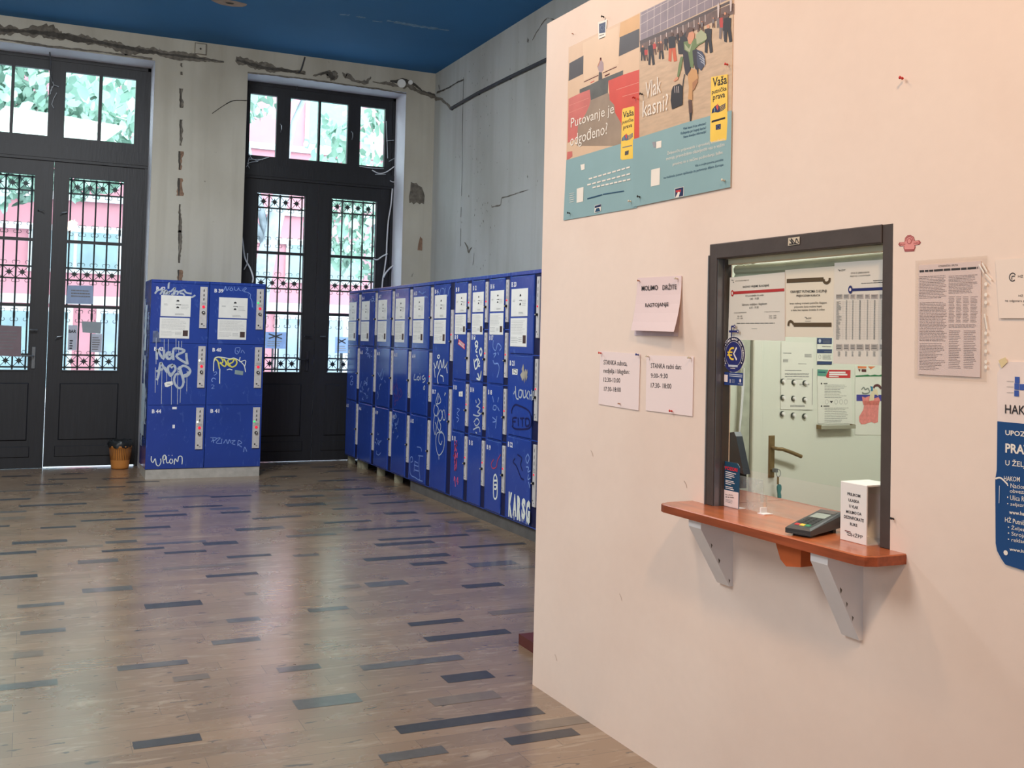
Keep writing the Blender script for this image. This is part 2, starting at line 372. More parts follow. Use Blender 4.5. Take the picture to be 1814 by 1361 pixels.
# ------------------------------------------------------------------ room shell
H = 4.745
fl = MB(); fl.face([(-6, -3, 0), (4.42, -3, 0), (4.42, 12.5, 0), (-6, 12.5, 0)], floor_mat())
SLAB = {'d': mat('dark_slate_slab', (50, 50, 55), 0.36, spec=.55, coat=.2, var=0.2, scale=30), 'm': mat('grey_slate_slab', (82, 78, 76), 0.33, spec=.8, coat=.45, var=0.2, scale=24), 'l': mat('brown_stone_slab', (108, 94, 80), 0.33, spec=.8, coat=.45, var=0.15, scale=20)}
SL = []
A_ = [(10,93,208,8,'d'),(405,76,565,6,'d'),(500,40,650,5,'m'),(320,113,585,7,'d'),(685,109,858,7,'d'),(170,150,425,8,'d'),(645,166,840,8,'d'),(843,131,1065,7,'d'),(0,192,290,8,'m'),(305,207,563,8,'d'),(828,213,990,10,'d'),(0,249,205,11,'d'),(125,291,580,12,'d'),(820,254,935,10,'d'),(0,332,178,12,'m'),(360,345,825,8,'d'),(0,375,170,20,'l'),(845,336,1195,12,'m'),(970,359,1250,14,'d'),(540,391,905,9,'d'),(0,426,65,11,'d'),(270,438,510,8,'d'),(775,446,1140,14,'d'),(1225,298,1490,11,'d'),(1405,312,1600,14,'m'),(1480,336,1680,13,'d'),(1055,234,1400,10,'m'),(1408,230,1685,10,'d'),(885,487,1080,14,'l'),(80,540,450,18,'d'),(0,610,245,18,'d'),(245,580,690,16,'l'),(705,535,918,18,'m'),(980,547,1380,12,'m'),(1360,545,1590,22,'d'),(680,594,1100,9,'d'),(1100,606,1380,14,'d'),(520,668,790,24,'m'),(1520,634,1814,16,'d'),(0,772,252,22,'d'),(1090,712,1640,18,'l'),(1380,763,1725,12,'d'),(550,860,885,30,'m'),(970,965,1350,34,'d'),(115,965,430,20,'m'),(135,1143,440,24,'m'),(1520,1062,1740,22,'m'),(1420,1208,1740,20,'m'),(1576,450,1814,18,'d'),(1640,880,1720,14,'l'),(1690,375,1814,8,'d'),(1730,156,1814,6,'d')]
B_ = [(265,31,430,7,'d'),(0,12,270,6,'m'),(375,59,530,6,'d'),(0,95,175,7,'d'),(535,102,690,7,'m'),(315,123,560,8,'d'),(0,157,60,7,'d'),(0,190,155,7,'d'),(285,187,430,9,'l'),(430,181,690,10,'d'),(760,161,850,7,'m'),(615,217,835,9,'d'),(125,229,355,13,'d'),(370,238,540,12,'l'),(100,286,360,18,'d'),(370,275,570,16,'l'),(660,274,905,10,'d'),(850,260,1025,14,'m'),(410,312,580,9,'d'),(0,367,205,8,'d'),(765,342,970,16,'d'),(845,392,995,14,'m'),(1040,342,1240,12,'m'),(1185,402,1390,16,'m'),(355,404,670,9,'d'),(550,452,1070,11,'d'),(180,458,480,18,'l'),(1300,459,1465,9,'m'),(105,495,435,14,'m'),(0,435,85,20,'m'),(720,518,1320,13,'d'),(700,552,1085,20,'d'),(860,575,1125,20,'l'),(1265,568,1700,9,'d'),(150,625,320,16,'m'),(625,652,1190,22,'d'),(940,683,1170,22,'d'),(1335,688,1635,30,'m'),(1535,712,1765,16,'l'),(640,820,905,34,'m'),(1290,832,1545,26,'d'),(250,992,515,16,'m'),(925,1085,1280,20,'d'),(1465,1010,1765,30,'l'),(1035,1185,1590,36,'d'),(460,835,600,24,'l')]
C_ = [(785,322,1258,32,'m'),(0,450,385,40,'m'),(890,838,1345,36,'d'),(90,235,290,40,'l'),(0,590,80,40,'l'),(1160,395,1400,30,'l')]
D_ = [(30,332,225,24,'m'),(415,322,875,26,'m'),(795,374,1010,38,'d'),(110,492,405,46,'m'),(580,607,1240,40,'d'),(1085,660,1400,36,'d'),(505,738,800,38,'m'),(735,480,1040,40,'l'),(1130,600,1480,40,'l')]
for lst, z in ((A_, zm(0, 820, 3.779)), (B_, zm(480, 820, 3.779)), (C_, zm(0, 1100, 3.779)), (D_, zm(480, 1060, 2.591))):
    s = 3.779 if lst is not D_ else 2.591
    for xl, yc, xr, th, tn in lst:
        a = on_floor(*z(xl, yc)); b = on_floor(z(xr, 0)[0], z(0, yc)[1] - (z(xr, 0)[0] - z(xl, 0)[0]) * 0.10)
        c = on_floor(z(xl, 0)[0], z(0, yc + th / 2)[1]); d = on_floor(z(xl, 0)[0], z(0, yc - th / 2)[1])
        w = min(0.15, max(0.075, (d.y - c.y)))
        # right end: keep the slab parallel to the far wall
        t = (a.y) / (ray(z(xr, 0)[0], z(0, yc)[1] - 4).y)
        lo, hi = z(0, yc)[1] - 60, z(0, yc)[1] + 30
        for _ in range(30):
            mid = (lo + hi) / 2
            if on_floor(z(xr, 0)[0], mid).y > a.y: lo = mid
            else: hi = mid
        xb = on_floor(z(xr, 0)[0], (lo + hi) / 2).x
        SL.append((a.x, xb, a.y, w, tn))
for i, (x0, x1, yc, w, tn) in enumerate(SL):
    zt = 0.0003 + 0.000004 * i
    fl.face([(x0, yc - w / 2, zt), (x1, yc - w / 2, zt), (x1, yc + w / 2, zt), (x0, yc + w / 2, zt)], SLAB[tn])
struct(fl.build('floor'))

ce = MB(); ce.box(-6, 4.8, -3, 12.5, H, H + 0.2, CEIL)
CEILL = mat('scraped_blue_paint', (110, 150, 178), 0.8, var=0.3, scale=30)
FC = lambda px, py: on_floor(px, py, H)
k = zm(380, 0, 4.123); rc = random.Random(3)
def ceil_band(pts, w, m, z):
    pp = [FC(*k(*q)) for q in pts]
    for i in range(len(pp) - 1):
        a, b = pp[i], pp[i + 1]; n = 8
        for j in range(n):
            u = a.lerp(b, j / n); v = a.lerp(b, (j + 1) / n); w0 = w * rc.uniform(.3, 1)
            ce.face([(u.x, u.y - w0, z), (u.x, u.y + w0, z), (v.x, v.y + w0 * .8, z), (v.x, v.y - w0 * .8, z)], m)
ceil_band([(915, 105), (985, 110)], 0.035, CEILL, H - .001); ceil_band([(1035, 120), (1105, 130)], 0.03, CEILL, H - .001)
ceil_band([(1155, 152), (1225, 160)], 0.02, CEILL, H - .001); ceil_band([(1260, 150), (1480, 190), (1712, 222)], 0.05, CEILL, H - .001)
h0 = FC(*k(112, 22)); 
ce.face([(h0.x + .16 * math.cos(t * .63) * (1 + .2 * math.sin(3 * t)), h0.y + .10 * math.sin(t * .63), H - .002) for t in range(10)], mat('chipped_plaster', (176, 156, 140), 0.9, var=.2))
ce.face([(h0.x + .045 * math.cos(t * .9), h0.y + .03 * math.sin(t * .9), H - .003) for t in range(7)], HOLED)
struct(ce.build('ceiling'))

# far wall with two door openings
O1 = (-0.77, 1.153); O2 = (2.155, 4.05); OT = 4.47
fw = MB()
for x0, x1 in ((-6, O1[0]), (O1[1], O2[0]), (O2[1], 4.8)): fw.box(x0, x1, 0, 0.5, 0, OT, FARW)
fw.box(-6, 4.8, 0, 0.5, OT, H, FARW)
rn = random.Random(11)
def fpts(z, pts, y=-0.002): return [(*FW.p(*z(a, b), y), w / 3.779 * 0.0068) for a, b, w in pts]
z1 = zm(0, 0, 3.779); z2 = zm(400, 60, 4.535)
band(fw, fpts(z1, [(-60, 188, 60), (130, 208, 48), (270, 210, 60), (330, 225, 75), (420, 250, 46), (540, 245, 50), (640, 275, 48), (740, 295, 44), (860, 325, 54), (960, 335, 50), (1100, 350, 38), (1260, 378, 34), (1400, 400, 24), (1500, 415, 8)]), -0.003, HOLE, rn)
band(fw, fpts(z1, [(-60, 195, 20), (330, 228, 28), (740, 300, 14), (960, 345, 24), (1180, 372, 12), (1490, 412, 5)]), -0.004, HOLED, rn)
band(fw, fpts(z1, [(0, 262, 10), (330, 312, 12), (700, 350, 10), (1020, 396, 12)]), -0.003, HOLE, rn, .2)
z2w = lambda pts: [(*FW.p(*z2(a, b), -.002), w / 4.535 * 0.0068) for a, b, w in pts]
band(fw, z2w([(80, 205, 40), (170, 230, 80), (300, 265, 70), (420, 285, 40), (640, 318, 22)]), -0.003, HOLE, rn)
band(fw, z2w([(90, 210, 16), (260, 262, 26), (440, 290, 16), (630, 318, 8)]), -0.004, HOLED, rn)
band(fw, z2w([(700, 335, 8), (760, 315, 50), (830, 300, 85), (885, 340, 60), (900, 350, 20)]), -0.003, HOLE, rn, .45)
band(fw, z2w([(740, 330, 8), (800, 310, 22), (850, 330, 44), (880, 350, 20)]), -0.004, HOLED, rn, .45)
band(fw, z2w([(935, 310, 8), (960, 350, 34), (1040, 382, 26), (1130, 382, 34), (1165, 345, 10)]), -0.003, HOLE, rn, .4)
band(fw, z2w([(1180, 385, 8), (1260, 400, 20), (1340, 415, 40), (1400, 425, 60), (1470, 420, 46), (1560, 460, 30), (1640, 485, 26), (1700, 505, 34)]), -0.003, HOLE, rn, .4)
band(fw, z2w([(1320, 380, 14), (1380, 372, 26), (1450, 372, 26), (1500, 395, 20), (1580, 462, 12), (1690, 500, 14)]), -0.004, HOLED, rn, .3)
for cx_, cy_, r_ in ((1410, 400, .052), (1482, 392, .028)):
    q = FW.p(*z2(cx_, cy_), -.005); fw.cyl((q[0], -.002, q[1]), (0, -1, 0), r_, .02, PLATE, 16)
band(fw, z2w([(175, 310, 10), (560, 352, 12), (900, 400, 12), (1200, 440, 12), (1450, 480, 12)]), -0.003, HOLE, rn, .2)
# chased-out vertical channel between the doors
for a, b, w in ((112, 119, 4), (127, 133, 4), (157, 191, 7), (212, 258, 6), (268, 301, 8), (316, 347, 10), (362, 412, 5), (408, 466, 5), (478, 500, 8)):
    x0, x1 = (322 + (118 - a) * .012, 322 + (118 - b) * .012)
    t0 = FW.p(x0, a, -.002); t1 = FW.p(x1, b, -.002)
    band(fw, [(t0[0], t0[1], w * .0062), ((t0[0] + t1[0]) / 2, (t0[1] + t1[1]) / 2, w * .0072), (t1[0], t1[1], w * .006)], -0.003, HOLE if w < 8 else BRICKY, rn, .3)
    band(fw, [(t0[0] - w * .0016, t0[1], w * .002), (t1[0] - w * .0016, t1[1], w * .002)], -0.004, HOLED, rn, .3)
# plaster patch right of the second door
q0 = FW.p(725, 322, -.003); q1 = FW.p(752, 362, -.003)
fw.poly([(q0[0] + (q1[0] - q0[0]) * u, q0[1] + (q1[1] - q0[1]) * v) for u, v in ((.1, 0), (.3, .05), (.45, .02), (.6, .15), (.8, .2), (.92, .42), (1, .6), (.97, 1), (.8, .95), (.7, 1.02), (.5, .93), (.3, 1.05), (.2, .95), (.05, 1.0), (0, .7), (.08, .4))][::-1], -0.003, HOLE)
q0 = FW.p(744, 432, -.003); fw.poly([(q0[0] - .02, q0[1]), (q0[0], q0[1] + .09), (q0[0] + .03, q0[1] + .06), (q0[0] + .03, q0[1] - .08), (q0[0] - .03, q0[1] - .08)][::-1], -.003, BRICKY)
# cracks
fw.stroke([FW.p(*z1(a, b), -.002) for a, b in ((1655, 672), (1560, 675), (1500, 705), (1420, 760))], 0.008, -.002, HOLED)
fw.stroke([FW.p(*z2(a, b), -.002) for a, b in ((0, 565), (70, 535), (165, 538))], 0.008, -.002, HOLED)
# white painted reveals round both doors
for (a, b) in (O1, O2):
    fw.face([(a + .001, 0.0, 0), (a + .001, .42, 0), (a + .001, .42, OT), (a + .001, 0, OT)], REVEAL)
    fw.face([(b - .001, 0.0, 0), (b - .001, 0, OT), (b - .001, .42, OT), (b - .001, .42, 0)], REVEAL)
    fw.face([(a, 0, OT - .001), (b, 0, OT - .001), (b, .42, OT - .001), (a, .42, OT - .001)], REVEAL)
struct(fw.build('wall_far', FW))
q = FW.p(355, 87, -.01)
jb = MB(); jb.bbox(q[0] - .062, q[0] + .062, -.022, 0, q[1] - .062, q[1] + .062, FARW, .006); jb.bbox(q[0] - .05, q[0] + .05, -.025, -.02, q[1] - .05, q[1] + .05, FARW, .003)
for u in (-.062, .056):
    jb.poly([(q[0] + u, q[1] - .062), (q[0] + u + .006, q[1] - .062), (q[0] + u + .006, q[1] + .062), (q[0] + u, q[1] + .062)], -.0265, HOLE)
    jb.poly([(q[0] - .062, q[1] + u), (q[0] + .062, q[1] + u), (q[0] + .062, q[1] + u + .006), (q[0] - .062, q[1] + u + .006)], -.0265, HOLE)
jb.disc(q[0], q[1], .012, -.0268, HOLED, 8)
tag(jb.build('junction_box', FW, origin=(q[0], 0, q[1])), 'small square painted junction box high on the wall between the two doors', 'junction box')

# side wall behind the lockers
sw = MB(); sw.box(-12.05, 3.0, 0, 0.3, 0, H, SIDEW)
z5 = zm(700, 0, 5.039); z6 = zm(700, 230, 5.04)
S_ = lambda z, pts, y=-.002: [FS.p(*z(a, b), y) for a, b in pts]
def sband(z, pts, m, y=-.003, amp=.3, kx=1.0): band(sw, [(*FS.p(*z(a, b), y), w / 5.04 * .0058 * kx) for a, b, w in pts], y, m, rn, amp)
sband(z5, [(350, 860, 40), (420, 895, 26), (500, 968, 24)], HOLE)
sband(z5, [(370, 830, 16), (450, 795, 12), (530, 750, 16), (610, 708, 14)], HOLED, -.004)
sband(z5, [(388, 758, 12), (395, 800, 14)], HOLED, -.004, .1)
sband(z5, [(610, 690, 8), (607, 800, 7), (600, 1100, 7), (598, 1500, 7), (592, 1750, 7)], HOLED, -.004, .1)
sband(z5, [(1430, 185, 14), (1360, 158, 10), (1330, 185, 16), (1260, 290, 10), (1225, 360, 5)], HOLE, -.003, .5)
for pts in ([(590, 520), (587, 480)],): pass
sband(z6, [(590, 690, 9), (586, 780, 9)], HOLED, -.004, .1); sband(z6, [(585, 880, 9), (582, 1040, 9)], HOLED, -.004, .1)
sband(z6, [(860, 690, 8), (940, 668, 14), (950, 610, 10), (1080, 570, 7), (1190, 535, 4)], HOLE, -.003, .4)
sband(z6, [(620, 1005, 12), (645, 1050, 16), (655, 1090, 22), (685, 1045, 6)], HOLE, -.003, .4)
sband(z6, [(705, 1100, 7), (692, 1210, 8)], HOLE, -.003, .4)
rs = random.Random(5)
for i in range(120):
    a = rs.gauss(780, 60) if i < 90 else rs.uniform(640, 1290); b = rs.uniform(-1100, 1240); x, zz = FS.p(*z6(a, b), -.003)
    if zz > H - .05: continue
    h_ = rs.uniform(.006, .03); w_ = rs.uniform(.004, .016); sw.poly([(x - w_ / 2, zz), (x, zz - h_ * .7), (x + w_ / 2, zz - h_ * .1), (x + w_ * .2, zz + h_ * .5)], -.003, HOLE)
struct(sw.build('wall_right', FS))
cb = MB(); cp_ = [z5(500, 968), z5(740, 830), z5(1020, 690), z5(1355, 530)]; cpw = [FS.p(*q, -.02) for q in cp_]
cb.tube([(x, -.02, z) for x, z in cpw] + [(cpw[-1][0] + 2.5, -.02, cpw[-1][1] - .02)], .018, DWIRE, 8)
for x, z in cpw: cb.box(x - .01, x + .01, -.02, 0, z - .02, z + .02, DWIRE)
tag(cb.build('cable_conduit', FS, origin=(cpw[0][0], 0, cpw[0][1])), 'dark cable running along the upper right wall above the lockers', 'cable')

lw = MB(); lw.box(-6.2, -6, -3, 12.5, 0, H, FARW); struct(lw.build('wall_left'))
bk = MB(); bk.box(-6.2, 4.8, -3.2, -3, 0, H, FARW); struct(bk.build('wall_back'))

# ------------------------------------------------------------------ ticket booth walls
TH = 2.914; EX = 6.6
OX0, OX1, OZ0, OZ1 = 0.752, 1.549, 0.94, 1.837
tw = MB()
tw.box(-.485, OX0, 0, .085, 0, TH, TICKW); tw.box(OX1, EX, 0, .085, 0, TH, TICKW)
tw.box(OX0, OX1, 0, .085, 0, OZ0, TICKW); tw.box(OX0, OX1, 0, .085, OZ1, TH, TICKW)
SMUDGE = mat('scuffed_paint', (196, 172, 158), 0.8, var=.2)
t5 = [(1440 - 225, 860, 5), (1048, 803, 12), (1720, 575, 4), (1602, 735, 2)]
for px_, py_, h_ in ((1049, 803, 12), (1215, 858, 8), (1100, 1058, 9), (985, 1165, 10)):
    x, zz = FT.p(px_, py_, -.001); tw.stroke([(x - .012, zz + .01), (x, zz), (x + .006, zz - .012)], .003, -.001, SMUDGE)
struct(tw.build('wall_ticket', FT))
INW = mat('booth_wall_paint', (208, 214, 200), 0.7, var=.04, scale=3)
be = MB()
# end wall of the booth, with its door opening
be.box(-.485, -.40, .085, 1.10, 0, TH, INW); be.box(-.485, -.40, 2.06, 2.4, 0, TH, INW); be.box(-.485, -.40, 1.10, 2.06, 2.12, TH, INW)
struct(be.build('wall_booth_end', FT))
bc = MB(); bc.box(-.40, EX, .085, 2.27, TH - .06, TH - .002, INW); struct(bc.build('ceiling_booth', FT))
bb = MB(); bb.box(-.40, EX, 2.27, 2.30, 0, TH, INW); struct(bb.build('wall_booth_back', FT))
# lower door step behind the corner of the booth
st = MB(); wd = mat('red_brown_step', (88, 32, 30), 0.45, var=.15)
a = on_floor(919, 1123, .05); b = on_floor(921, 1142, 0.0)
st.bbox(a.x, 3.2, b.y - .33, a.y, 0, .05, wd, .006)
tag(st.build('wooden_step', origin=(a.x, a.y, 0)), 'low red-brown wooden step poking out behind the booth corner', 'step')
# ------------------------------------------------------------------ the two street doors
GY = 0.42           # glass plane inside the leaf
def scroll(mb, x, z, sx, sz, y, r=.017):
    mb.tube([(x + sx * (.004 + r * (1 - math.cos(t))), y, z + sz * r * math.sin(t) * 1.0) for t in [i * .62 for i in range(8)]], .0032, IRON, 4)
def grille(parent, F, x0, x1, z0=1.06, z1=3.165, y=.47):
    g = MB(); W = x1 - x0; xs = [x0 + W * f for f in (.04, .27, .50, .73, .96)]
    for x in xs: g.tube([(x, y, z0), (x, y, z1)], .0100, IRON, 6)
    for z in (3.15, 3.0, 2.178, 2.045, 1.224, 1.087): g.box(x0, x1, y - .006, y + .006, z - .009, z + .009, IRON)
    for za, zb in ((3.0, 3.15), (2.045, 2.178), (1.087, 1.224)):
        zc = (za + zb) / 2
        for i in range(4):
            a, b = xs[i], xs[i + 1]; c = (a + b) / 2
            g.tube([(a, y, za), (b, y, zb)], .004, IRON, 4); g.tube([(a, y, zb), (b, y, za)], .004, IRON, 4)
            pts = []
            for k in range(16):
                an = k * math.pi / 8; r = .044 if k % 4 == 0 else (.030 if k % 2 == 0 else .021); pts.append((c + r * math.cos(an), zc + r * math.sin(an)))
            g.prism(pts[::-1], y - .012, y + .004, IRON)
    for x in xs:
        for sx in (-1, 1):
            if (x == xs[0] and sx < 0) or (x == xs[-1] and sx > 0): continue
            for z, sz in ((2.975, -1), (2.22, 1), (2.02, -1), (1.25, 1), (2.64, 1), (2.55, -1), (1.70, 1), (1.60, -1)): scroll(g, x, z, sx, sz, y)
        for z in (2.595, 1.65): g.tube([(x, y, z - .035), (x, y, z + .035)], .014, IRON, 6)
    return g.build('iron_grille', F, parent)
def leaf(parent, F, x0, x1, px0, px1, gap, handle=None):
    """door leaf x0..x1 with its glazed opening px0..px1"""
    m = MB(); y0, y1 = .40, .46
    m.box(x0, px0, y0, y1, gap, 3.33, DOORW); m.box(px1, x1, y0, y1, gap, 3.33, DOORW)
    m.box(px0, px1, y0, y1, gap, 1.058, DOORW); m.box(px0, px1, y0, y1, 3.168, 3.33, DOORW)
    for z in (2.465, 1.755): m.box(px0, px1, y0 + .005, y1 - .005, z - .016, z + .016, DOORW)
    m.bbox(px0 - .02, px1 + .02, y0 - .012, y0, .30, .92, DOORW, .012); m.bbox(px0 - .05, px1 + .05, y0 - .008, y0, .12, .24, DOORW, .008)
    for a, b, c, d in ((px0 - .014, px0, 1.045, 3.18), (px1, px1 + .014, 1.045, 3.18)): m.box(a, b, y0 - .01, y0, c, d, DOORW)
    m.box(px0, px1, y0 - .01, y0, 1.045, 1.058, DOORW); m.box(px0, px1, y0 - .01, y0, 3.168, 3.18, DOORW)
    lf = m.build('door_leaf', F, parent)
    g = MB()
    for a, b in ((1.058, 1.74), (1.77, 2.45), (2.48, 3.168)): g.box(px0, px1, GY, GY + .005, a, b, GLASS)
    g.build('glass_pane', F, lf)
    grille(lf, F, px0, px1)
    return lf
def handle(lf, F, x, z, s, metal):
    h = MB(); h.bbox(x - .02, x + .02, .39, .40, z - .14, z + .10, metal, .004)
    h.tube([(x, .39, z), (x, .345, z), (x + s * .02, .338, z), (x + s * .12, .338, z)], .008, metal, 8)
    h.tube([(x, .39, z + .28), (x, .35, z + .28)], .006, metal, 6); h.tube([(x - s * .03, .35, z + .28), (x + s * .05, .35, z + .28)], .008, metal, 6)
    return h.build('door_handle', F, lf)
STEEL = mat('dull_steel', (120, 126, 132), 0.35, 0.8)
DH = mat('dark_bronze', (62, 62, 66), 0.4, 0.6)
def door(name, O, split, leaves, casements, label):
    x0, x1 = O
    d = thing(name, FW, ((x0 + x1) / 2, .4, 0), label, 'door', kind='structure')
    f = MB()
    f.box(x0, x0 + .075, .385, .5, 0, OT, DOORW); f.box(x1 - .035, x1, .385, .5, 0, OT, DOORW)
    f.box(x0, x1, .385, .5, 4.43, OT, DOORW); f.box(x0, x1, .375, .5, 3.33, 3.50, DOORW); f.box(x0, x1, .365, .39, 3.36, 3.385, DOORW)
    fr = f.build('door_frame', FW, d)
    for cs in casements:
        c = MB(); a, b = cs[0], cs[-1]; za, zb = 3.50, 4.43
        panes = [(cs[i], cs[i + 1]) for i in range(0, len(cs), 2)]
        L0, R0 = cs.left, cs.right
        c.box(L0, panes[0][0], .395, .45, za, zb, DOORW); c.box(panes[-1][1], R0, .395, .45, za, zb, DOORW)
        c.box(panes[0][0], panes[-1][1], .395, .45, za, 3.60, DOORW); c.box(panes[0][0], panes[-1][1], .395, .45, 4.327, zb, DOORW)
        for i in range(len(panes) - 1): c.box(panes[i][1], panes[i + 1][0], .395, .45, 3.60, 4.327, DOORW)
        o = c.build('transom_sash', FW, d)
        g = MB()
        for p in panes: g.box(p[0], p[1], GY, GY + .005, 3.60, 4.327, GLASS)
        g.build('glass_pane', FW, o)
        if cs.h:
            hh = MB(); hh.tube([(cs.h, .39, 3.90), (cs.h + .006, .375, 3.93), (cs.h + .004, .375, 3.98), (cs.h - .012, .385, 4.0)], .006, STEEL, 6); hh.build('window_catch', FW, o)
    out = []
    for (a, b, c, e, gap) in leaves: out.append(leaf(d, FW, a, b, c, e, gap))
    return d, out
class CS(list):
    def __init__(s, v, l, r, h=None): super().__init__(v); s.left = l; s.right = r; s.h = h
d1, lv = door('door_1', O1, .187, [(-.695, .185, -.561, 0.0, .004), (.19, 1.118, .345, .907, .016)],
              [CS([-.621, -.268, -.236, .104], -.695, .187), CS([.270, .612, .647, .995], .187, 1.118)], 'tall dark double street door with ironwork glazing on the left')
handle(lv[0], FW, .055, 1.21, -1, STEEL)
hk = MB()
for x, z, s in ((.07, 2.78, 1), (.30, 2.77, -1), (.30, 1.42, -1)): hk.tube([(x - .02 * s, .39, z), (x - .03 * s, .36, z + .01), (x + .02 * s, .355, z), (x + .035 * s, .36, z - .02)], .005, STEEL, 5)
hk.build('hook', FW, lv[1])
d2, lv2 = door('door_2', O2, 3.113, [(2.232, 3.11, 2.38, 2.953, .006), (3.116, 4.013, 3.273, 3.843, .006)],
               [CS([2.267, 2.581], 2.232, 2.66, 2.63), CS([2.742, 3.083, 3.11, 3.447], 2.66, 3.525, 3.50), CS([3.604, 3.920], 3.525, 4.013)], 'dark double street door with ironwork glazing between the lockers')
handle(lv2[0], FW, 3.03, 1.21, -1, DH)
hk = MB(); hk.tube([(3.20, .39, 1.49), (3.20, .35, 1.49)], .006, DH, 6); hk.tube([(3.17, .35, 1.49), (3.235, .35, 1.49)], .008, STEEL, 6); hk.build('door_bolt', FW, lv2[1])

# notices on the glass of the street doors
def notice(F, name, pts, y, m, label, cat='notice', curl=0.0, origin=None):
    """paper sheet from its four corners TL, TR, BR, BL (frame x, z), with a little thickness and curl"""
    mb = MB(); n = 6; th = .0009
    def P(u, v):
        tl, tr, br, bl = pts
        x = (tl[0] * (1 - u) + tr[0] * u) * (1 - v) + (bl[0] * (1 - u) + br[0] * u) * v
        z = (tl[1] * (1 - u) + tr[1] * u) * (1 - v) + (bl[1] * (1 - u) + br[1] * u) * v
        return (x, y - curl * v * v * (0.75 + .5 * u), z)
    vs = [P(i / n, j / n) for j in range(n + 1) for i in range(n + 1)]; vb = [(a, b + th, c) for a, b, c in vs]
    k = n + 1; N_ = k * k; fs = []
    for j in range(n):
        for i in range(n):
            a = j * k + i; fs.append((a, a + k, a + k + 1, a + 1)); fs.append((N_ + a, N_ + a + 1, N_ + a + k + 1, N_ + a + k))
    for i in range(n):
        fs.append((i, i + 1, N_ + i + 1, N_ + i)); b = n * k + i; fs.append((b + 1, b, N_ + b, N_ + b + 1))
        a = i * k; fs.append((a + k, a, N_ + a, N_ + a + k)); a = i * k + n; fs.append((a, a + k, N_ + a + k, N_ + a))
    mb.raw(vs + vb, fs, m)
    cx_ = sum(p[0] for p in pts) / 4; cz_ = sum(p[1] for p in pts) / 4
    o = mb.build(name, F, origin=(cx_, y, cz_), smooth=False)
    return tag(o, label, cat)
def pxs(F, pl, y): return [F.p(a, b, y) for a, b in pl]
z3 = zm(0, 280, 3.404)
NB = mat('blue_grey_notice', (150, 168, 200), 0.8); NP = mat('pinkish_grey_notice', (128, 112, 118), 0.8); NG = mat('grey_taped_sheet', (150, 160, 166), 0.8)
yN = GY - .004
o = notice(FW, 'door_notice', pxs(FW, [z3(408, 768), z3(562, 770), z3(560, 882), z3(398, 878)], yN), yN, NB, 'blue-grey notice taped behind the right pane of the left door')
b = MB(); a0 = FW.p(*z3(430, 790), yN); a1 = FW.p(*z3(545, 845), yN); bars(b, a0[0], a1[0], a0[1], a1[1], 3, yN - .002, INK); b.build('printed_text', FW, o)
o = notice(FW, 'door_notice', pxs(FW, [z3(-70, 1005), z3(130, 1015), z3(126, 1198), z3(-76, 1190)], yN), yN, NP, 'dark pinkish notice low on the leftmost door leaf')
b = MB(); a0 = FW.p(*z3(-40, 1035), yN); a1 = FW.p(*z3(112, 1160), yN); bars(b, a0[0], a1[0], a0[1], a1[1], 6, yN - .002, INK, .3); b.build('printed_text', FW, o)
o = notice(FW, 'taped_sheet', pxs(FW, [z3(492, 985), z3(612, 990), z3(606, 1060), z3(498, 1052)], yN), yN, NG, 'crumpled grey sheet stuck low in the right pane of the left door')
ph = MB(); a = FW.p(*z3(413, 1008), yN); c = FW.p(*z3(462, 1160), yN); ph.box(a[0], c[0], yN, yN + .001, c[1], a[1], PAPERC)
o = tag(ph.build('window_poster', FW, origin=(a[0], yN, c[1])), 'pale narrow poster with BAR lettering in the left street door', 'poster')
b = MB(); u = FW.p(*z3(414, 1055), yN); v = FW.p(*z3(460, 1036), yN); text(b, 'BAR', u[0], u[1], v[0], v[1], yN - .002, INKD, .03)
u = FW.p(*z3(418, 1155), yN); v = FW.p(*z3(440, 1095), yN); bars(b, u[0], v[0], v[1], u[1], 4, yN - .002, INKD, .5); b.build('lettering', FW, o)
ph = MB(); a = FW.p(*z3(552, 1060), yN); c = FW.p(*z3(612, 1172), yN); ph.box(a[0], c[0], yN, yN + .001, c[1], a[1], PAPERC)
o = tag(ph.build('window_poster', FW, origin=(a[0], yN, c[1])), 'pale narrow poster below the crumpled grey sheet', 'poster')
b = MB(); bars(b, a[0] + .01, c[0] - .02, a[1] - .03, c[1] + .02, 6, yN - .002, INK, .5); b.build('lettering', FW, o)
SGN = mat('blue_sign_board', (118, 138, 184), 0.6)
for (ax, ay, bx, by, lb) in ((284, 352, 425, 472, 'blue hanging sign seen through the left leaf of the second door'), (780, 388, 866, 505, 'blue hanging sign seen beside the first locker')):
    zz = zm(400, 500, 4.003); yE = 2.2; a = FW.p(*zz(ax, ay), yE); c = FW.p(*zz(bx, by), yE)
    ph = MB(); ph.box(a[0], c[0], yE, yE + .03, c[1], a[1], SGN)
    ph.tube([(a[0] + .1, yE + .015, c[1]), (a[0] + .1, yE + .015, -.15)], .012, IRON, 5); ph.tube([(c[0] - .1, yE + .015, c[1]), (c[0] - .1, yE + .015, -.15)], .012, IRON, 5)
    o = tag(ph.build('street_sign_board', FW, origin=(a[0], yE, c[1])), lb, 'sign')
    b = MB(); w = c[0] - a[0]; h = a[1] - c[1]; 
    b.stroke([(a[0] + w * .15, a[1] - h * .12), (a[0] + w * .8, a[1] - h * .4)], .016, yE - .002, INKD); b.stroke([(a[0] + w * .8, a[1] - h * .12), (a[0] + w * .15, a[1] - h * .4)], .016, yE - .002, INKD)
    bars(b, a[0] + w * .1, c[0] - w * .1, a[1] - h * .5, c[1] + h * .1, 3, yE - .002, INK, .4); b.build('emblem', FW, o)
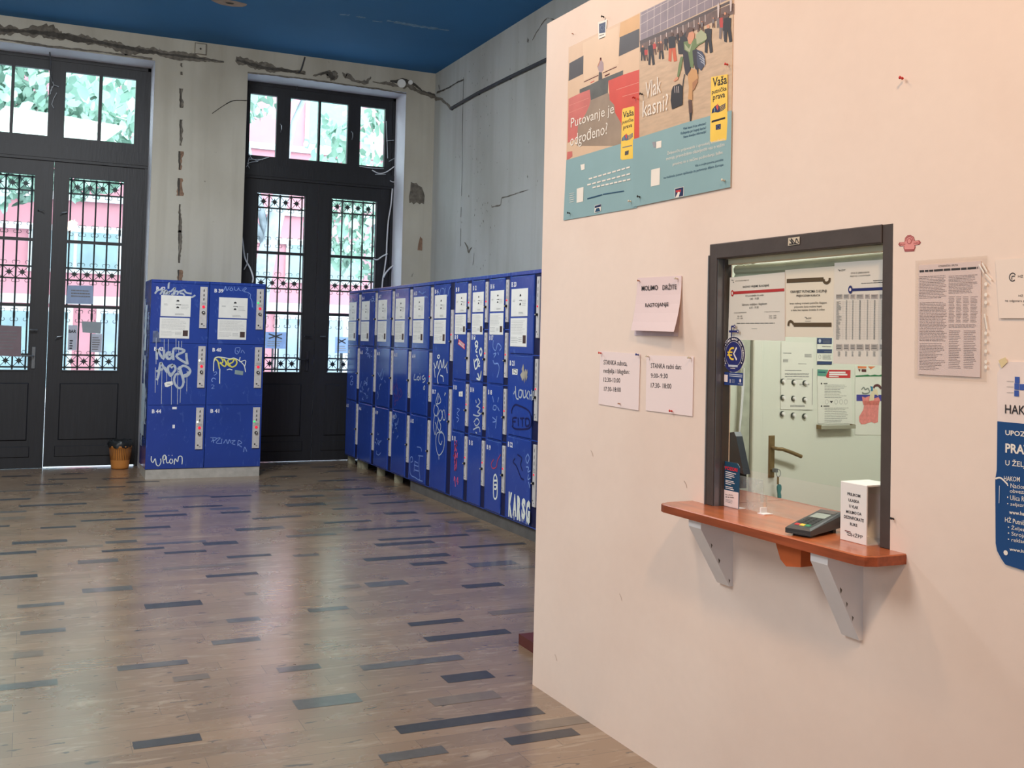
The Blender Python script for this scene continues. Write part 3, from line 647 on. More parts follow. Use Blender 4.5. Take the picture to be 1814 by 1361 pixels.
# ------------------------------------------------------------------ the street outside
ROAD = mat('pale_paving', (150, 154, 160), 0.8, var=.1, scale=3)
g = MB(); g.box(-40, 50, 12.55, 60, -.3, -.15, ROAD); o = g.build('street_pavement'); struct(o, 'pale pavement of the street', 'pavement')
PINK = mat('pink_facade', (192, 130, 142), 0.85, var=.05, scale=2); CREAM = mat('white_stone_band', (200, 198, 200), 0.8); SHOP = mat('grey_shopfront', (140, 152, 166), 0.6, var=.15, scale=2)
WG = mat('facade_window_glass', (136, 156, 164), 0.25, var=.2, scale=1.5); AWN = mat('green_blind', (134, 196, 186), 0.7); OCH = mat('salmon_panel', (222, 160, 130), 0.7)
fx = thing('pink_building', FX, (0, 0, -.15), 'pink-red building with white bands across the street', 'building')
m = MB(); m.box(-16, 26, 0, 4, -.15, 9.5, PINK); m.build('facade', FX, fx)
m = MB()
for z0, z1 in ((4.45, 4.62), (3.74, 3.88), (2.08, 2.28), (6.05, 6.2), (5.3, 5.42), (8.2, 8.45)): m.box(-16.05, 26.05, -.08, 0, z0, z1, CREAM)
m.build('white_band', FX, fx)
rw = random.Random(9)
for i in range(14):
    x = -14.5 + i * 2.9
    f = MB(); f.box(x - .08, x + 1.88, -.06, 0, 2.80, 3.80, CREAM); w = f.build('window', FX, fx); q = MB(); q.box(x, x + .86, -.075, -.06, 2.88, 3.74, WG); q.box(x + .94, x + 1.8, -.075, -.06, 2.88, 3.74, WG); q.build('pane', FX, w)
    f = MB(); f.box(x + .3, x + 1.7, -.06, 0, 6.2, 7.7, CREAM); w = f.build('window', FX, fx); q = MB(); q.box(x + .4, x + 1.6, -.075, -.06, 6.3, 7.6, AWN if i % 3 else OCH); q.build('pane', FX, w)
for i in range(10):
    x = -15 + i * 4.1
    f = MB(); f.box(x, x + 3.6, -.1, 0, -.15, 2.0, CREAM); w = f.build('shop_window', FX, fx); q = MB(); q.box(x + .1, x + 1.7, -.12, -.1, .2, 1.9, SHOP); q.box(x + 1.85, x + 3.5, -.12, -.1, .2, 1.9, WG); q.build('pane', FX, w)
BARK = mat('pale_plane_tree_bark', (150, 158, 168), 0.9, var=.35, scale=4, bump=.3)
LEAFM = [mat('pale_green_leaf', (140, 172, 156), 0.6, var=.3, scale=2), mat('bright_green_leaf', (176, 204, 190), 0.6, var=.2, scale=2)]
for lm in LEAFM: lm.node_tree.nodes['Principled BSDF'].inputs['Subsurface Weight'].default_value = 0
def tree(x, y, h, blobs, nl, label, bend=0.0, r=.2, trunk=True, seed=1):
    rt = random.Random(seed); t = thing('street_tree', WORLD, (x, y, -.15), label, 'tree')
    tr = MB(); tr.tube([(x + bend * (k / 6) ** 2, y, -.15 + h * k / 6) for k in range(7)], r, BARK, 12, r * .6)
    top = (x + bend, y, h - .15)
    for bx, bz, br in blobs: tr.tube([(x + bend * .6, y, h * .7), (x + bx * .5, y, (h * .7 + bz) / 2 + .3), (x + bx, y, bz)], r * .35, BARK, 6, r * .12)
    tr.build('trunk', WORLD, t, smooth=True)
    cr = MB(); ms = LEAFM
    for i in range(nl):
        bx, bz, br = blobs[rt.randrange(len(blobs))]
        d = Vector((rt.gauss(0, 1), rt.gauss(0, 1), rt.gauss(0, 1))).normalized() * br * rt.uniform(.35, 1.0) ** .6
        c = Vector((x + bx, y, bz)) + Vector((d.x, d.y * .8, d.z * .8)); e = Euler((rt.uniform(0, 6), rt.uniform(0, 6), rt.uniform(0, 6))).to_matrix(); s = rt.uniform(.07, .15)
        cr.face([c + e @ Vector(v) * s for v in ((-1, 0, 0), (-.3, -.6, 0), (.5, -.5, 0), (1.1, 0, 0), (.4, .55, 0), (-.4, .6, 0))], ms[i % 2])
    cr.build('crown', WORLD, t); return t
tree(3.42, 18.2, 4.2, [(-.4, 6.4, 1.6), (1.3, 6.9, 1.5), (-1.6, 5.9, 1.7)], 1900, 'street tree with mottled pale trunk seen through the second door', bend=.5, r=.22, seed=2)
tree(6.1, 19.5, 4.6, [(.2, 5.0, 1.7), (-.3, 3.6, 1.25), (.7, 2.7, .9), (1.4, 6.2, 1.6)], 2600, 'leafy street tree filling the right pane of the second door', r=.16, seed=3)
tree(-.9, 22.3, 5.0, [(0, 5.6, 1.5), (1.6, 6.3, 1.7), (-1.6, 6.2, 1.6), (.2, 7.6, 1.6), (.1, 4.6, 1.1), (-1.4, 4.9, 1.2), (1.5, 5.0, 1.2)], 6500, 'street tree whose leaves fill the panes above the left door', r=.2, seed=4)
# ------------------------------------------------------------------ blue coin lockers
def lock_plate(F, parent, x0, x1, z0, z1, y, led='r', green=False, knob=True):
    m = MB(); m.bbox(x0, x1, y - .014, y, z0, z1, SILVER, .003)
    w = x1 - x0; h = z1 - z0; cx_ = (x0 + x1) / 2; yy = y - .0148
    for k, (f, g) in enumerate(((.93, .03), (.90, .02), (.82, .025), (.79, .02), (.72, .025), (.69, .02))):
        m.poly([(cx_ - w * .08, z0 + h * f - h * g), (cx_ + w * .08, z0 + h * f - h * g), (cx_ + w * .06, z0 + h * f + h * .01), (cx_ - w * .02, z0 + h * f + h * .01)], yy, INKD)
    for k in range(4): m.poly([(x0 + w * .25, z0 + h * (.61 - k * .012)), (x1 - w * .15, z0 + h * (.61 - k * .012)), (x1 - w * .15, z0 + h * (.614 - k * .012)), (x0 + w * .25, z0 + h * (.614 - k * .012))], yy, INK)
    m.disc(cx_ - w * .15, z0 + h * .10, w * .12, yy, INKD, 8); m.poly([(cx_, z0 + h * .05), (cx_ + w * .25, z0 + h * .05), (cx_ + w * .25, z0 + h * .07), (cx_, z0 + h * .07)], yy, INK)
    m.box(x0 + w * .08, x0 + w * .92, y - .0165, y - .0140, z0 + h * .555, z0 + h * .558, INK)
    p = m.build('lock_plate', F, parent)
    if led:
        d = MB(); d.cyl((cx_, y - .013, z0 + h * .515), (0, -1, 0), w * (.2 if cx_ > 0 else .15), .006, REDL, 12); d.build('indicator_lamp', F, p)
    if green:
        d = MB(); d.cyl((x0 + w * .2, y - .013, z0 + h * .655), (0, -1, 0), w * .12, .008, GREENL if green == 'g' else WHITEL, 10); d.build('indicator_lamp', F, p)
    if knob:
        d = MB(); d.cyl((cx_, y - .012, z0 + h * .38), (0, -1, 0), w * .24, .02, BLACK, 12, w * .2); d.cyl((cx_, y - .03, z0 + h * .38), (0, -1, 0), w * .1, .006, SILVER, 8); d.build('coin_knob', F, p)
    return p
def instr(F, parent, x0, x1, z0, z1, y, dots):
    m = MB(); m.bbox(x0, x1, y - .003, y, z0, z1, PLATE, .001); w = x1 - x0; h = z1 - z0; yy = y - .0038
    rr = random.Random(int((x0 + 20) * 100))
    if dots:
        cx_ = x0 + w * .56
        for f in (.76, .44): m.poly([(cx_ - w * .05, z0 + h * (f - .04)), (cx_ + w * .05, z0 + h * (f - .04)), (cx_ + w * .05, z0 + h * (f + .01)), (cx_ + w * .01, z0 + h * (f + .05)), (cx_ - w * .03, z0 + h * (f + .03))], yy, INKD)
        m.disc(cx_ + w * .08, z0 + h * .56, w * .014, yy, INKD, 6)
        bars(m, x0 + w * .10, x0 + w * .25, z0 + h * .62, z0 + h * .52, 2, yy, INK, .25, rnd=rr); bars(m, x0 + w * .68, x0 + w * .94, z0 + h * .60, z0 + h * .36, 4, yy, INK, .16, rnd=rr)
        bars(m, x0 + w * .48, x0 + w * .8, z0 + h * .16, z0 + h * .07, 2, yy, INK, .3, rnd=rr); bars(m, x0 + w * .5, x0 + w * .68, z0 + h * .60, z0 + h * .55, 1, yy, INKD, .5, rnd=rr)
    else:
        bars(m, x0 + w * .06, x0 + w * .95, z0 + h * .93, z0 + h * .42, 9, yy, INK, .11, .35, rnd=rr); bars(m, x0 + w * .05, x0 + w * .5, z0 + h * .36, z0 + h * .12, 4, yy, INK, .12, rnd=rr)
        bars(m, x0 + w * .52, x0 + w * .74, z0 + h * .34, z0 + h * .16, 3, yy, INK, .22, rnd=rr)
        m.box(x0 + w * .78, x0 + w * .95, y - .0045, y - .003, z0 + h * .12, z0 + h * .40, mat('brown_square_label', (72, 52, 50), 0.6, var=.2, scale=60))
    return m.build('instruction_plate', F, parent)
def column(F, x0, x1, rows, depth, zb, zt, labels, lbl, group, prefix_plate=True, leds=None, greens=None, plate_off=0, door_y=.006, flat=False, plate_h=.43, feet=None, plinth=None):
    """one locker column: body, its doors and their lock plates; rows = dividing heights from the top down"""
    t = thing('locker_column', F, ((x0 + x1) / 2, 0, 0), lbl, 'locker', group)
    m = MB(); m.box(x0 + .002, x1 - .002, .004, depth, zb, zt, BLUE); 
    sw_ = .100 if x1 - x0 > .45 else .080
    m.box(x0 + .002, x1 - .002, .0025, .005, zb, zt, GAP if not flat else BLUE)
    m.bbox(x0 + .003, x1 - .003, -.004, .005, zt - .03, zt, BLUE, .003)
    m.bbox(x0 + .003, x0 + .022, -.004, .005, zb, zt - .03, BLUE, .003); m.bbox(x1 - .012, x1 - .003, -.004, .005, zb, zt - .03, BLUE, .003)
    body = m.build('body', F, t)
    zs = rows
    doors = []
    for i in range(len(zs) - 1):
        za, zc = zs[i + 1], zs[i]
        r = MB()
        if flat: r.bbox(x0 + .004, x1 - .004, -door_y, .006, za + .002, zc - .002, BLUE, .0015)
        else:
            r.bbox(x0 + .026, x1 - sw_ - .018, -.010, .004, za + .007, zc - .006, BLUE, .006)
            r.box(x0 + .022, x1 - .012, -.0005, .004, za - .004, za + .004, BLUE)
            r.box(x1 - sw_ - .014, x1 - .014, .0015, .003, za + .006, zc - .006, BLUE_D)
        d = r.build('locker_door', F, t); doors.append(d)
        yp = -door_y if flat else -.010
        lx = x0 + (.048 if flat else .036)
        n = MB(); tz = zc - (.052 if not flat else .045); text(n, labels[i], lx, tz - .036, lx + (.090 if x1 - x0 > .45 else .078), tz + .004, yp - .0012, WHITEP, .035)
        n.build('number_label', F, d)
        px1 = x1 - .022 if flat else x1 - .014; px0 = px1 - (.074 if flat else .048)
        pt = zc - .026 - (plate_off if i == 0 else 0)
        lock_plate(F, d, px0, px1, pt - min(plate_h, (zc - za) * .8), pt, yp if flat else -.002, led='r' if (not leds or leds[i]) else None, green=(greens[i] if greens else False))
        if i == 0 and prefix_plate:
            if flat: instr(F, d, x0 + .098, x0 + .393, 1.661, 1.876, yp, True); instr(F, d, x0 + .093, x0 + .388, 1.436, 1.648, yp, False)
            else:
                wd_ = (x1 - x0); a = x0 + .036; b = x1 - sw_ - .028 - (.02 if wd_ > .45 else 0)
                w2 = min(b - a, .30)
                top = zc - .105
                s_ = .215 if len(zs) < 5 else .17
                instr(F, d, a + .004, a + .004 + w2, top - s_, top, yp, True); instr(F, d, a, a + w2, top - s_ * 2 - .02, top - s_ - .014, yp, False)
    if feet:
        for fx_ in feet:
            q = MB(); q.box(fx_, fx_ + .07, .03, .10, 0, zb, mat('pale_wood_block', (150, 146, 124), 0.85, var=.15)); q.build('foot_block', F, t)
    return t, doors
def graf(F, parent, strokes, m, w, z, y, name='graffiti', smooth=True):
    g = MB()
    for i, s in enumerate(strokes): g.stroke([F.p(*z(a, b), y) for a, b in s], w, y - .00003 * i, m, smooth)
    return g.build(name, F, parent)

# --- the free-standing block of two columns
zA = zm(230, 480, 6.804); zB = zm(230, 660, 6.804)
RB = [2.004, 1.387, .752, .103]
c42, D42 = column(FB, 1.118, 1.697, RB, .63, .10, 2.034, ['B 42', 'B 43', 'B 44'], 'blue locker column B42 to B44 with large silver graffiti', 'locker columns of the free-standing block', flat=True, greens=[None, 'w', 'w'])
c39, D39 = column(FB, 1.697, 2.278, RB, .63, .10, 2.034, ['B 39', 'B 40', 'B 41'], 'blue locker column B39 to B41 with yellow graffiti tag', 'locker columns of the free-standing block', flat=True, greens=['g', None, 'g'])
yg = -.0085
graf(FB, D42[0], [[(465, 215), (470, 155), (482, 152)], [(303, 275), (330, 240), (375, 225), (395, 232), (365, 285)], [(375, 270), (400, 235), (415, 232), (405, 290)], [(410, 280), (432, 245), (445, 240), (430, 288)], [(450, 285), (458, 250)], [(480, 270), (462, 275), (478, 250), (500, 245), (545, 205), (520, 285), (500, 275)], [(545, 285), (535, 265), (560, 245), (580, 250)], [(570, 290), (590, 255), (640, 235), (655, 230), (680, 262), (745, 275)], [(600, 270), (640, 275), (660, 300)], [(735, 318), (765, 310), (788, 292)]], TAGG, .018, zA, yg)
graf(FB, D42[1], [[(325, 1070), (325, 960), (340, 965), (405, 1060), (410, 950)], [(495, 985), (455, 985), (440, 1030), (460, 1060), (500, 1050), (505, 1010), (470, 1015)], [(525, 1075), (530, 940), (640, 950), (650, 975), (560, 1030), (690, 1120)], [(680, 990), (685, 1060), (697, 1130)],
    [(335, 1285), (350, 1230), (370, 1110), (400, 1150), (455, 1230)], [(318, 1215), (360, 1195), (400, 1185)], [(520, 1130), (470, 1150), (460, 1200), (490, 1265), (530, 1220), (550, 1180), (530, 1140), (495, 1170)], [(600, 1150), (640, 1300), (650, 1350)], [(580, 1190), (640, 1145), (700, 1165), (728, 1210), (700, 1260), (650, 1275)]], TAGG, .024, zA, yg)
graf(FB, D42[1], [[(600, 20), (560, 20), (535, 70), (540, 130), (575, 180), (610, 188), (640, 150), (645, 80), (620, 20), (590, -20)], [(420, -60), (470, 0), (495, 30)], [(640, 40), (690, 20), (715, -10)], [(350, 20), (335, 70), (318, 90)]], TAGG, .022, zB, yg)
graf(FB, D42[1], [[(308, -60), (305, 245)], [(388, -60), (380, 380)], [(503, 0), (500, 388)], [(578, -60), (574, 385)], [(612, 190), (605, 365)], [(690, -20), (686, 228)], [(340, 60), (335, 150)], [(445, 0), (445, 110)], [(318, -420), (316, -100)], [(415, -400), (413, -220)], [(465, -400), (462, -180)], [(556, -420), (556, -250)], [(590, -380), (590, -230)], [(625, -380), (622, -300)]], TAGG, .0055, zB, yg - .0005, 'paint_drips', False)
sm_ = MB(); sm_.poly([FB.p(*zB(a, b), yg) for a, b in ((414, 130), (440, 115), (512, 105), (522, 145), (450, 178), (425, 172))][::-1], yg - .0009, PLATE); u = FB.p(*zB(450, 150), yg); v = FB.p(*zB(495, 135), yg); bars(sm_, u[0], v[0], v[1], u[1], 2, yg - .0015, INK); sm_.build('sticker', FB, D42[1])
graf(FB, D42[2], [[(260, 1010), (258, 1060), (280, 1085), (305, 1040), (320, 1110), (350, 1125), (375, 1080), (370, 1040)], [(400, 1005), (395, 1045), (425, 1050), (430, 1005), (410, 1000), (400, 1050), (410, 1100)], [(440, 1010), (445, 1085), (475, 1085)], [(495, 1040), (478, 1070), (495, 1098), (518, 1075), (505, 1042)], [(535, 1110), (545, 1040), (575, 1075), (590, 1015), (625, 1015), (632, 1060), (628, 1108)], [(470, 1003), (471, 998)], [(508, 1003), (512, 998)]], TAGW, .009, zB, yg)
m = MB()
for a, b, w_, h_ in ((538, 429, .022, .012), (528, 652, .012, .018)): 
    q = FB.p(*zB(a, b), yg); m.poly([(q[0] - w_, q[1] - h_), (q[0] + w_, q[1] - h_), (q[0] + w_, q[1] + h_), (q[0] - w_, q[1] + h_)], yg, WHITEP)
m.build('white_scrap', FB, D42[2])
m = MB(); m.poly([FB.p(*zA(a, b), yg) for a, b in ((278, 725), (330, 722), (352, 745), (355, 800), (378, 835), (372, 858), (275, 862))][::-1], yg, mat('torn_sticker_residue', (92, 104, 140), 0.6, var=.4, scale=30)); m.build('sticker_residue', FB, D42[0])
graf(FB, D39[0], [[(1125, 250), (1155, 185)], [(1155, 185), (1170, 240), (1200, 190)], [(1225, 200), (1205, 225), (1225, 240), (1240, 220), (1225, 202)], [(1262, 190), (1262, 225), (1290, 238), (1310, 205), (1318, 235)], [(1325, 235), (1340, 240)], [(1350, 245), (1385, 205), (1405, 215), (1370, 245), (1420, 260), (1455, 285), (1450, 320), (1470, 360), (1478, 440)]], TAGB, .007, zA, yg)
graf(FB, D39[1], [[(1015, 1090), (1030, 1050), (1075, 1040), (1110, 1060), (1120, 1100), (1085, 1120)], [(1020, 1060), (1060, 1090), (1080, 1180)], [(1085, 1100), (1120, 1140), (1150, 1150), (1160, 1110), (1130, 1060)], [(1140, 1070), (1180, 1130), (1210, 1150), (1180, 1080), (1250, 1060)], [(1200, 1130), (1230, 1160), (1275, 1140), (1290, 1100), (1265, 1060), (1240, 1100), (1200, 1120)]], TAGY, .014, zA, yg)
graf(FB, D39[1], [[(1008, 1210), (1012, 1100), (1030, 1055), (1080, 1038), (1200, 1058), (1270, 1055), (1370, 1130), (1395, 1220)], [(1330, 1040), (1325, 1095), (1395, 1080), (1385, 1150)], [(1085, 1180), (1082, 1360)], [(1170, 1195), (1200, 1185), (1235, 1195)]], TAGW, .009, zA, yg - .0003)
graf(FB, D39[1], [[(1275, 930), (1270, 985), (1300, 1000), (1330, 940), (1310, 925), (1275, 930)], [(1290, 960), (1310, 985)], [(1340, 990), (1355, 955), (1385, 995)], [(1010, 1230), (1040, 1215), (1045, 1240), (1015, 1260)], [(1000, 1340), (985, 1310), (1010, 1290), (1035, 1310)]], TAGB, .006, zA, yg)
graf(FB, D39[1], [[(1030, -10), (1050, 10), (1030, 25)], [(985, 110), (1000, 70), (1040, 80)], [(980, 155), (1000, 150), (1015, 165), (985, 195), (1020, 190)]], TAGB, .006, zB, yg)
m = MB(); m.poly([FB.p(*zA(a, b), yg) for a, b in ((1268, 1195), (1368, 1210), (1362, 1258), (1262, 1245))][::-1], yg - .0008, mat('grey_green_sticker', (140, 160, 160), 0.6)); m.build('sticker', FB, D39[1])
graf(FB, D39[2], [[(970, 785), (1040, 790), (1030, 815), (990, 825), (985, 840)], [(1000, 795), (1010, 850)], [(1050, 795), (1090, 790), (1040, 850), (1110, 855)], [(1110, 800), (1100, 860)], [(1130, 855), (1160, 810), (1180, 860), (1200, 810), (1215, 850)], [(1225, 825), (1270, 820), (1230, 855), (1270, 870)], [(1300, 885), (1310, 820), (1350, 850), (1310, 870), (1350, 900)], [(1370, 960), (1385, 900), (1410, 955)]], TAGB, .008, zB, yg)
pl = MB(); pl.box(1.125, 2.270, .004, .62, 0, .10, PLINTH)
tag(pl.build('locker_plinth', FB, origin=(1.7, 0, 0)), 'low off-white plinth under the free-standing locker block', 'plinth')
# peeling posters and scrawls on the block's left side
sp = MB(); PE = mat('peeling_white_poster', (196, 212, 226), 0.5, var=.15, scale=10)
FBL = Frame((1.118, 11.27, 0), -math.pi / 2)     # left side: x towards the viewer
def side(pts, m, e=.002): sp.poly([(x, z) for x, z in pts], -e, m)
rp = random.Random(8)
def scrap(xa, xb, z0, z1, n=9):
    L_ = [(xa + rp.uniform(-.03, .03), z0 + (z1 - z0) * i / n) for i in range(n + 1)]; R2 = [(xb + rp.uniform(-.03, .03), z0 + (z1 - z0) * i / n) for i in range(n + 1)]
    for i in range(n): side([L_[i], R2[i], R2[i + 1], L_[i + 1]], PE)
scrap(-.47, -.30, 1.30, 1.78); scrap(-.52, -.48, 1.2, 1.85); scrap(-.20, -.15, 1.52, 1.70); scrap(-.42, -.28, .95, 1.25); scrap(-.58, -.22, .42, .95); scrap(-.16, -.10, .55, .92); scrap(-.50, -.40, .30, .42)
g_ = MB()
for i in range(16):
    xx = rp.uniform(-.55, -.08); zz = rp.uniform(.25, 1.7); g_.stroke([(xx, zz), (xx + rp.uniform(-.06, .06), zz + .06), (xx + rp.uniform(-.06, .06), zz + .12), (xx, zz + rp.uniform(.1, .2))], .010, -.004, TAGB)
sp.build('peeling_poster', FBL, c42); g_.build('scrawl', FBL, c42)

# --- the long row on the right
ED = [-12.20, -11.68, -11.05, -10.455, -9.893, -9.297, -8.766, -8.370, -7.990, -7.575, -7.015]
R3 = [2.005, 1.388, .752, .105]; R2_ = [2.005, 1.07, .105]; R4 = [2.005, 1.582, 1.137, .687, .105]
names = [['A 1', 'A 2', 'A 3'], ['A 4', 'A 5', 'A 6'], ['A 7', 'A 8', 'A 9'], ['A 10', 'A 11', 'A 12'], ['A 13', 'A 14', 'A 15'], ['B 6', 'B 7'], ['B 8', 'B 9', 'B 10', 'B 11'], ['B 12', 'B 13', 'B 14', 'B 15'], ['B 16', 'B 17', 'B 18', 'B 19'], ['B 20', 'B 21', 'B 22']]
descr = ['first blue locker column, farthest along the right wall, beside the second street door', 'second blue locker column from the far end, light scribbles over its top plate', 'third blue locker column from the far end, pale scrawl on its middle door',
         'fourth blue locker column from the far end, faint reddish stain on its middle door', 'fifth blue locker column from the far end, a drawn box on its lowest door', 'wide blue locker column with only two tall doors and looping silver graffiti',
         'narrow four-door blue locker column with pink scribble and red sticker', 'narrow four-door blue locker column with thick vertical white tags', 'narrow four-door blue locker column with a rocket-like doodle low down', 'wide blue locker column nearest the booth with white drip lettering at its foot']
ledsr = [[0, 0, 0], [0, 0, 0], [0, 0, 0], [0, 0, 0], [0, 1, 0], [1, 1], [1, 0, 1, 1], [1, 1, 1, 1], [1, 1, 1, 1], [1, 1, 1]]
LC = []
for i in range(10):
    rows = R3 if i < 5 or i == 9 else (R2_ if i == 5 else R4)
    c, dd = column(FL, ED[i], ED[i + 1], rows, .575, .105, 2.035, names[i], descr[i], 'locker columns along the right wall', leds=ledsr[i], plate_h=.46 if len(rows) < 5 else .37,
                   plate_off=(.22 if i == 5 else 0), feet=([ED[i] + .02] + ([ED[i + 1] - .1] if i == 0 else [])) if i < 4 else None)
    LC.append((c, dd))
gp = MB(); gp.box(-9.90, -7.0, .02, .57, 0, .105, GREYPL)
tag(gp.build('locker_plinth', FL, origin=(-8.4, 0, 0)), 'long dark grey plinth under the near end of the locker row', 'plinth')
zC = zm(600, 480, 7.561); zD = zm(760, 470, 6.481); zE = zm(600, 650, 5.917); zF = zm(760, 660, 4.538); zG = zm(640, 560, 8.507)
yl = -.0118
def rscrib(F, parent, z, cx_, cy_, w, h, n, m, wd, seed):
    r = random.Random(seed); st = []
    for i in range(n):
        x = cx_ + r.uniform(-w, w); y = cy_ + r.uniform(-h, h); st.append([(x, y), (x + r.uniform(-w, w) * .4, y + r.uniform(-h, h) * .5), (x + r.uniform(-w, w) * .4, y + r.uniform(-h, h) * .3), (x + r.uniform(-w, w) * .5, y + r.uniform(-h, h) * .4)])
    return graf(F, parent, st, m, wd, z, yl)
rscrib(FL, LC[0][1][0], zC, 210, 395, 30, 25, 6, TAGB, .008, 1); rscrib(FL, LC[1][1][0], zC, 430, 375, 45, 35, 9, TAGB, .009, 2)
rscrib(FL, LC[1][1][1], zC, 400, 1090, 45, 60, 9, TAGB, .009, 3); rscrib(FL, LC[4][1][0], zC, 1120, 320, 55, 40, 6, TAGB, .007, 4)
graf(FL, LC[0][1][1], [[(120, 110), (135, 95), (150, 115), (130, 150), (120, 180), (140, 190), (150, 160), (130, 150)]], TAGB, .01, zE, yl)
rscrib(FL, LC[1][1][1], zE, 270, 230, 40, 90, 10, TAGB, .008, 5)
graf(FL, LC[2][1][1], [[(460, 20), (440, 110), (455, 130), (475, 40)], [(430, 190), (445, 180), (425, 210), (430, 240)], [(408, 260), (415, 300), (408, 340)], [(480, 140), (490, 165)], [(410, 60), (430, 100), (440, 60)]], TAGB, .011, zE, yl)
rscrib(FL, LC[2][1][2], zE, 410, 760, 30, 70, 7, TAGB, .008, 6); graf(FL, LC[2][1][2], [[(400, 880), (395, 910), (420, 925), (440, 900)]], TAGB, .01, zE, yl)
rscrib(FL, LC[3][1][2], zE, 600, 640, 35, 130, 9, TAGB, .008, 7); rscrib(FL, LC[3][1][1], zE, 620, 260, 40, 130, 10, mat('faint_red_marker', (76, 50, 128), .5), .012, 8)
graf(FL, LC[4][1][1], [[(800, 75), (788, 130), (815, 135)], [(835, 100), (820, 120), (835, 140), (848, 120), (838, 102)], [(860, 95), (855, 140)], [(895, 90), (875, 110), (885, 135), (905, 115), (903, 150), (880, 165)], [(850, 78), (852, 72)], [(896, 200), (888, 230), (900, 236), (903, 205), (896, 200)]], TAGG, .012, zE, yl)
graf(FL, LC[4][1][2], [[(820, 840), (860, 850), (868, 890)], [(835, 932), (885, 938)], [(848, 935), (840, 1040), (850, 1180), (800, 1160), (755, 1130), (745, 1040), (750, 960), (770, 945), (775, 990), (755, 1000)], [(795, 990), (830, 1010)], [(790, 1030), (835, 1045)], [(795, 1080), (840, 1095)], [(800, 990), (790, 1100)], [(840, 1190), (880, 1200)]], TAGB, .010, zE, yl)
graf(FL, LC[5][1][0], [[(55, 1120), (75, 1180), (95, 1100), (110, 1190), (130, 1090), (150, 1180), (170, 1080), (175, 1180), (215, 1110), (190, 1170)], [(110, 1030), (95, 1050), (110, 1070), (122, 1045), (110, 1030)], [(60, 1180), (70, 1290)], [(130, 1190), (95, 1290), (105, 1361)], [(130, 1265), (160, 1280), (165, 1340)], [(200, 1170), (210, 1240)]], TAGW, .012, zD, yl)
graf(FL, LC[5][1][0], [[(100, 310), (92, 350), (115, 360), (115, 320), (100, 310)], [(140, 260), (125, 340), (165, 360), (175, 280), (150, 265)], [(190, 260), (185, 340), (215, 350), (230, 280), (250, 240)]], TAGB, .009, zD, yl)
graf(FL, LC[5][1][1], [[(72, 165), (55, 245), (80, 250), (95, 225), (72, 165)], [(75, 190), (68, 250)], [(45, 260), (38, 320), (60, 350), (75, 290), (55, 260)], [(90, 300), (70, 350), (90, 390), (108, 340), (95, 300)], [(118, 298), (105, 330), (115, 380), (130, 370), (125, 300)], [(45, 340), (35, 420), (48, 500), (60, 440), (50, 400)], [(75, 380), (65, 430), (85, 470), (95, 430), (80, 390)],
     [(105, 475), (65, 490), (55, 560), (65, 640), (85, 665), (115, 620), (125, 540), (112, 490), (85, 490), (78, 550), (95, 580), (105, 550)], [(78, 665), (80, 700)], [(130, 160), (125, 185), (135, 165)]], TAGG, .011, zF, yl)
graf(FL, LC[6][1][2], [[(225, 290), (245, 300), (225, 330), (240, 350)], [(220, 360), (240, 375), (225, 400)]], TAGB, .008, zF, yl)
rscrib(FL, LC[6][1][3], zF, 218, 620, 14, 60, 12, TAGP, .011, 9); rscrib(FL, LC[6][1][3], zF, 215, 780, 16, 130, 14, TAGP, .012, 10)
m = MB(); m.poly([FL.p(*zD(a, b), yl) for a, b in ((340, 845), (412, 905), (412, 972), (330, 905))][::-1], yl, RED)
m.poly([FL.p(*zD(a, b), yl) for a, b in ((344, 858), (408, 912), (408, 918), (344, 864))][::-1], yl - .0005, WHITEP); m.poly([FL.p(*zD(a, b), yl) for a, b in ((340, 890), (408, 950), (408, 958), (336, 897))][::-1], yl - .0005, WHITEP)
for k in range(6): m.poly([FL.p(*zD(a, b), yl) for a, b in ((348 + k * 10, 872 + k * 8), (353 + k * 10, 876 + k * 8), (351 + k * 10, 900 + k * 8), (346 + k * 10, 896 + k * 8))][::-1], yl - .0005, WHITEP)
m.build('red_sticker', FL, LC[6][1][1])
m = MB(); m.poly([FL.p(*zF(a, b), yl) for a, b in ((240, 155), (270, 152), (270, 195), (240, 192))][::-1], yl, PLATE); u = FL.p(*zF(248, 185), yl); v = FL.p(*zF(264, 165), yl); bars(m, u[0], v[0], v[1], u[1], 3, yl - .0005, INK); m.build('sticker', FL, LC[6][1][2])
graf(FL, LC[7][1][1], [[(545, 870), (528, 900), (545, 930), (560, 895), (545, 870)], [(530, 935), (560, 930), (535, 985), (555, 1000)], [(595, 950), (580, 990), (595, 1040), (608, 990), (595, 950)], [(515, 1080), (530, 1190), (560, 1150), (550, 1080), (525, 1110)], [(560, 1070), (580, 1120), (555, 1150), (585, 1160)], [(545, 1030), (560, 1060)], [(560, 1240), (580, 1300), (600, 1220), (585, 1310), (545, 1300)], [(515, 840), (530, 830)]], TAGW, .016, zD, yl)
graf(FL, LC[7][1][2], [[(375, 220), (380, 245)], [(395, 210), (410, 240), (385, 270)], [(380, 270), (410, 290), (390, 320), (410, 330)], [(355, 340), (395, 350), (415, 330)], [(360, 400), (385, 370), (405, 400), (380, 430), (365, 410)], [(355, 460), (400, 440), (410, 480)], [(375, 480), (385, 490)]], TAGG, .012, zF, yl)
graf(FL, LC[8][1][1], [[(740, 860), (735, 940), (765, 980), (790, 900), (830, 940), (810, 980)], [(740, 1020), (770, 1010), (745, 1060)], [(735, 1090), (750, 1130), (790, 1130), (805, 1170), (800, 1230), (780, 1290)], [(790, 1000), (800, 1030)]], TAGB, .011, zD, yl)
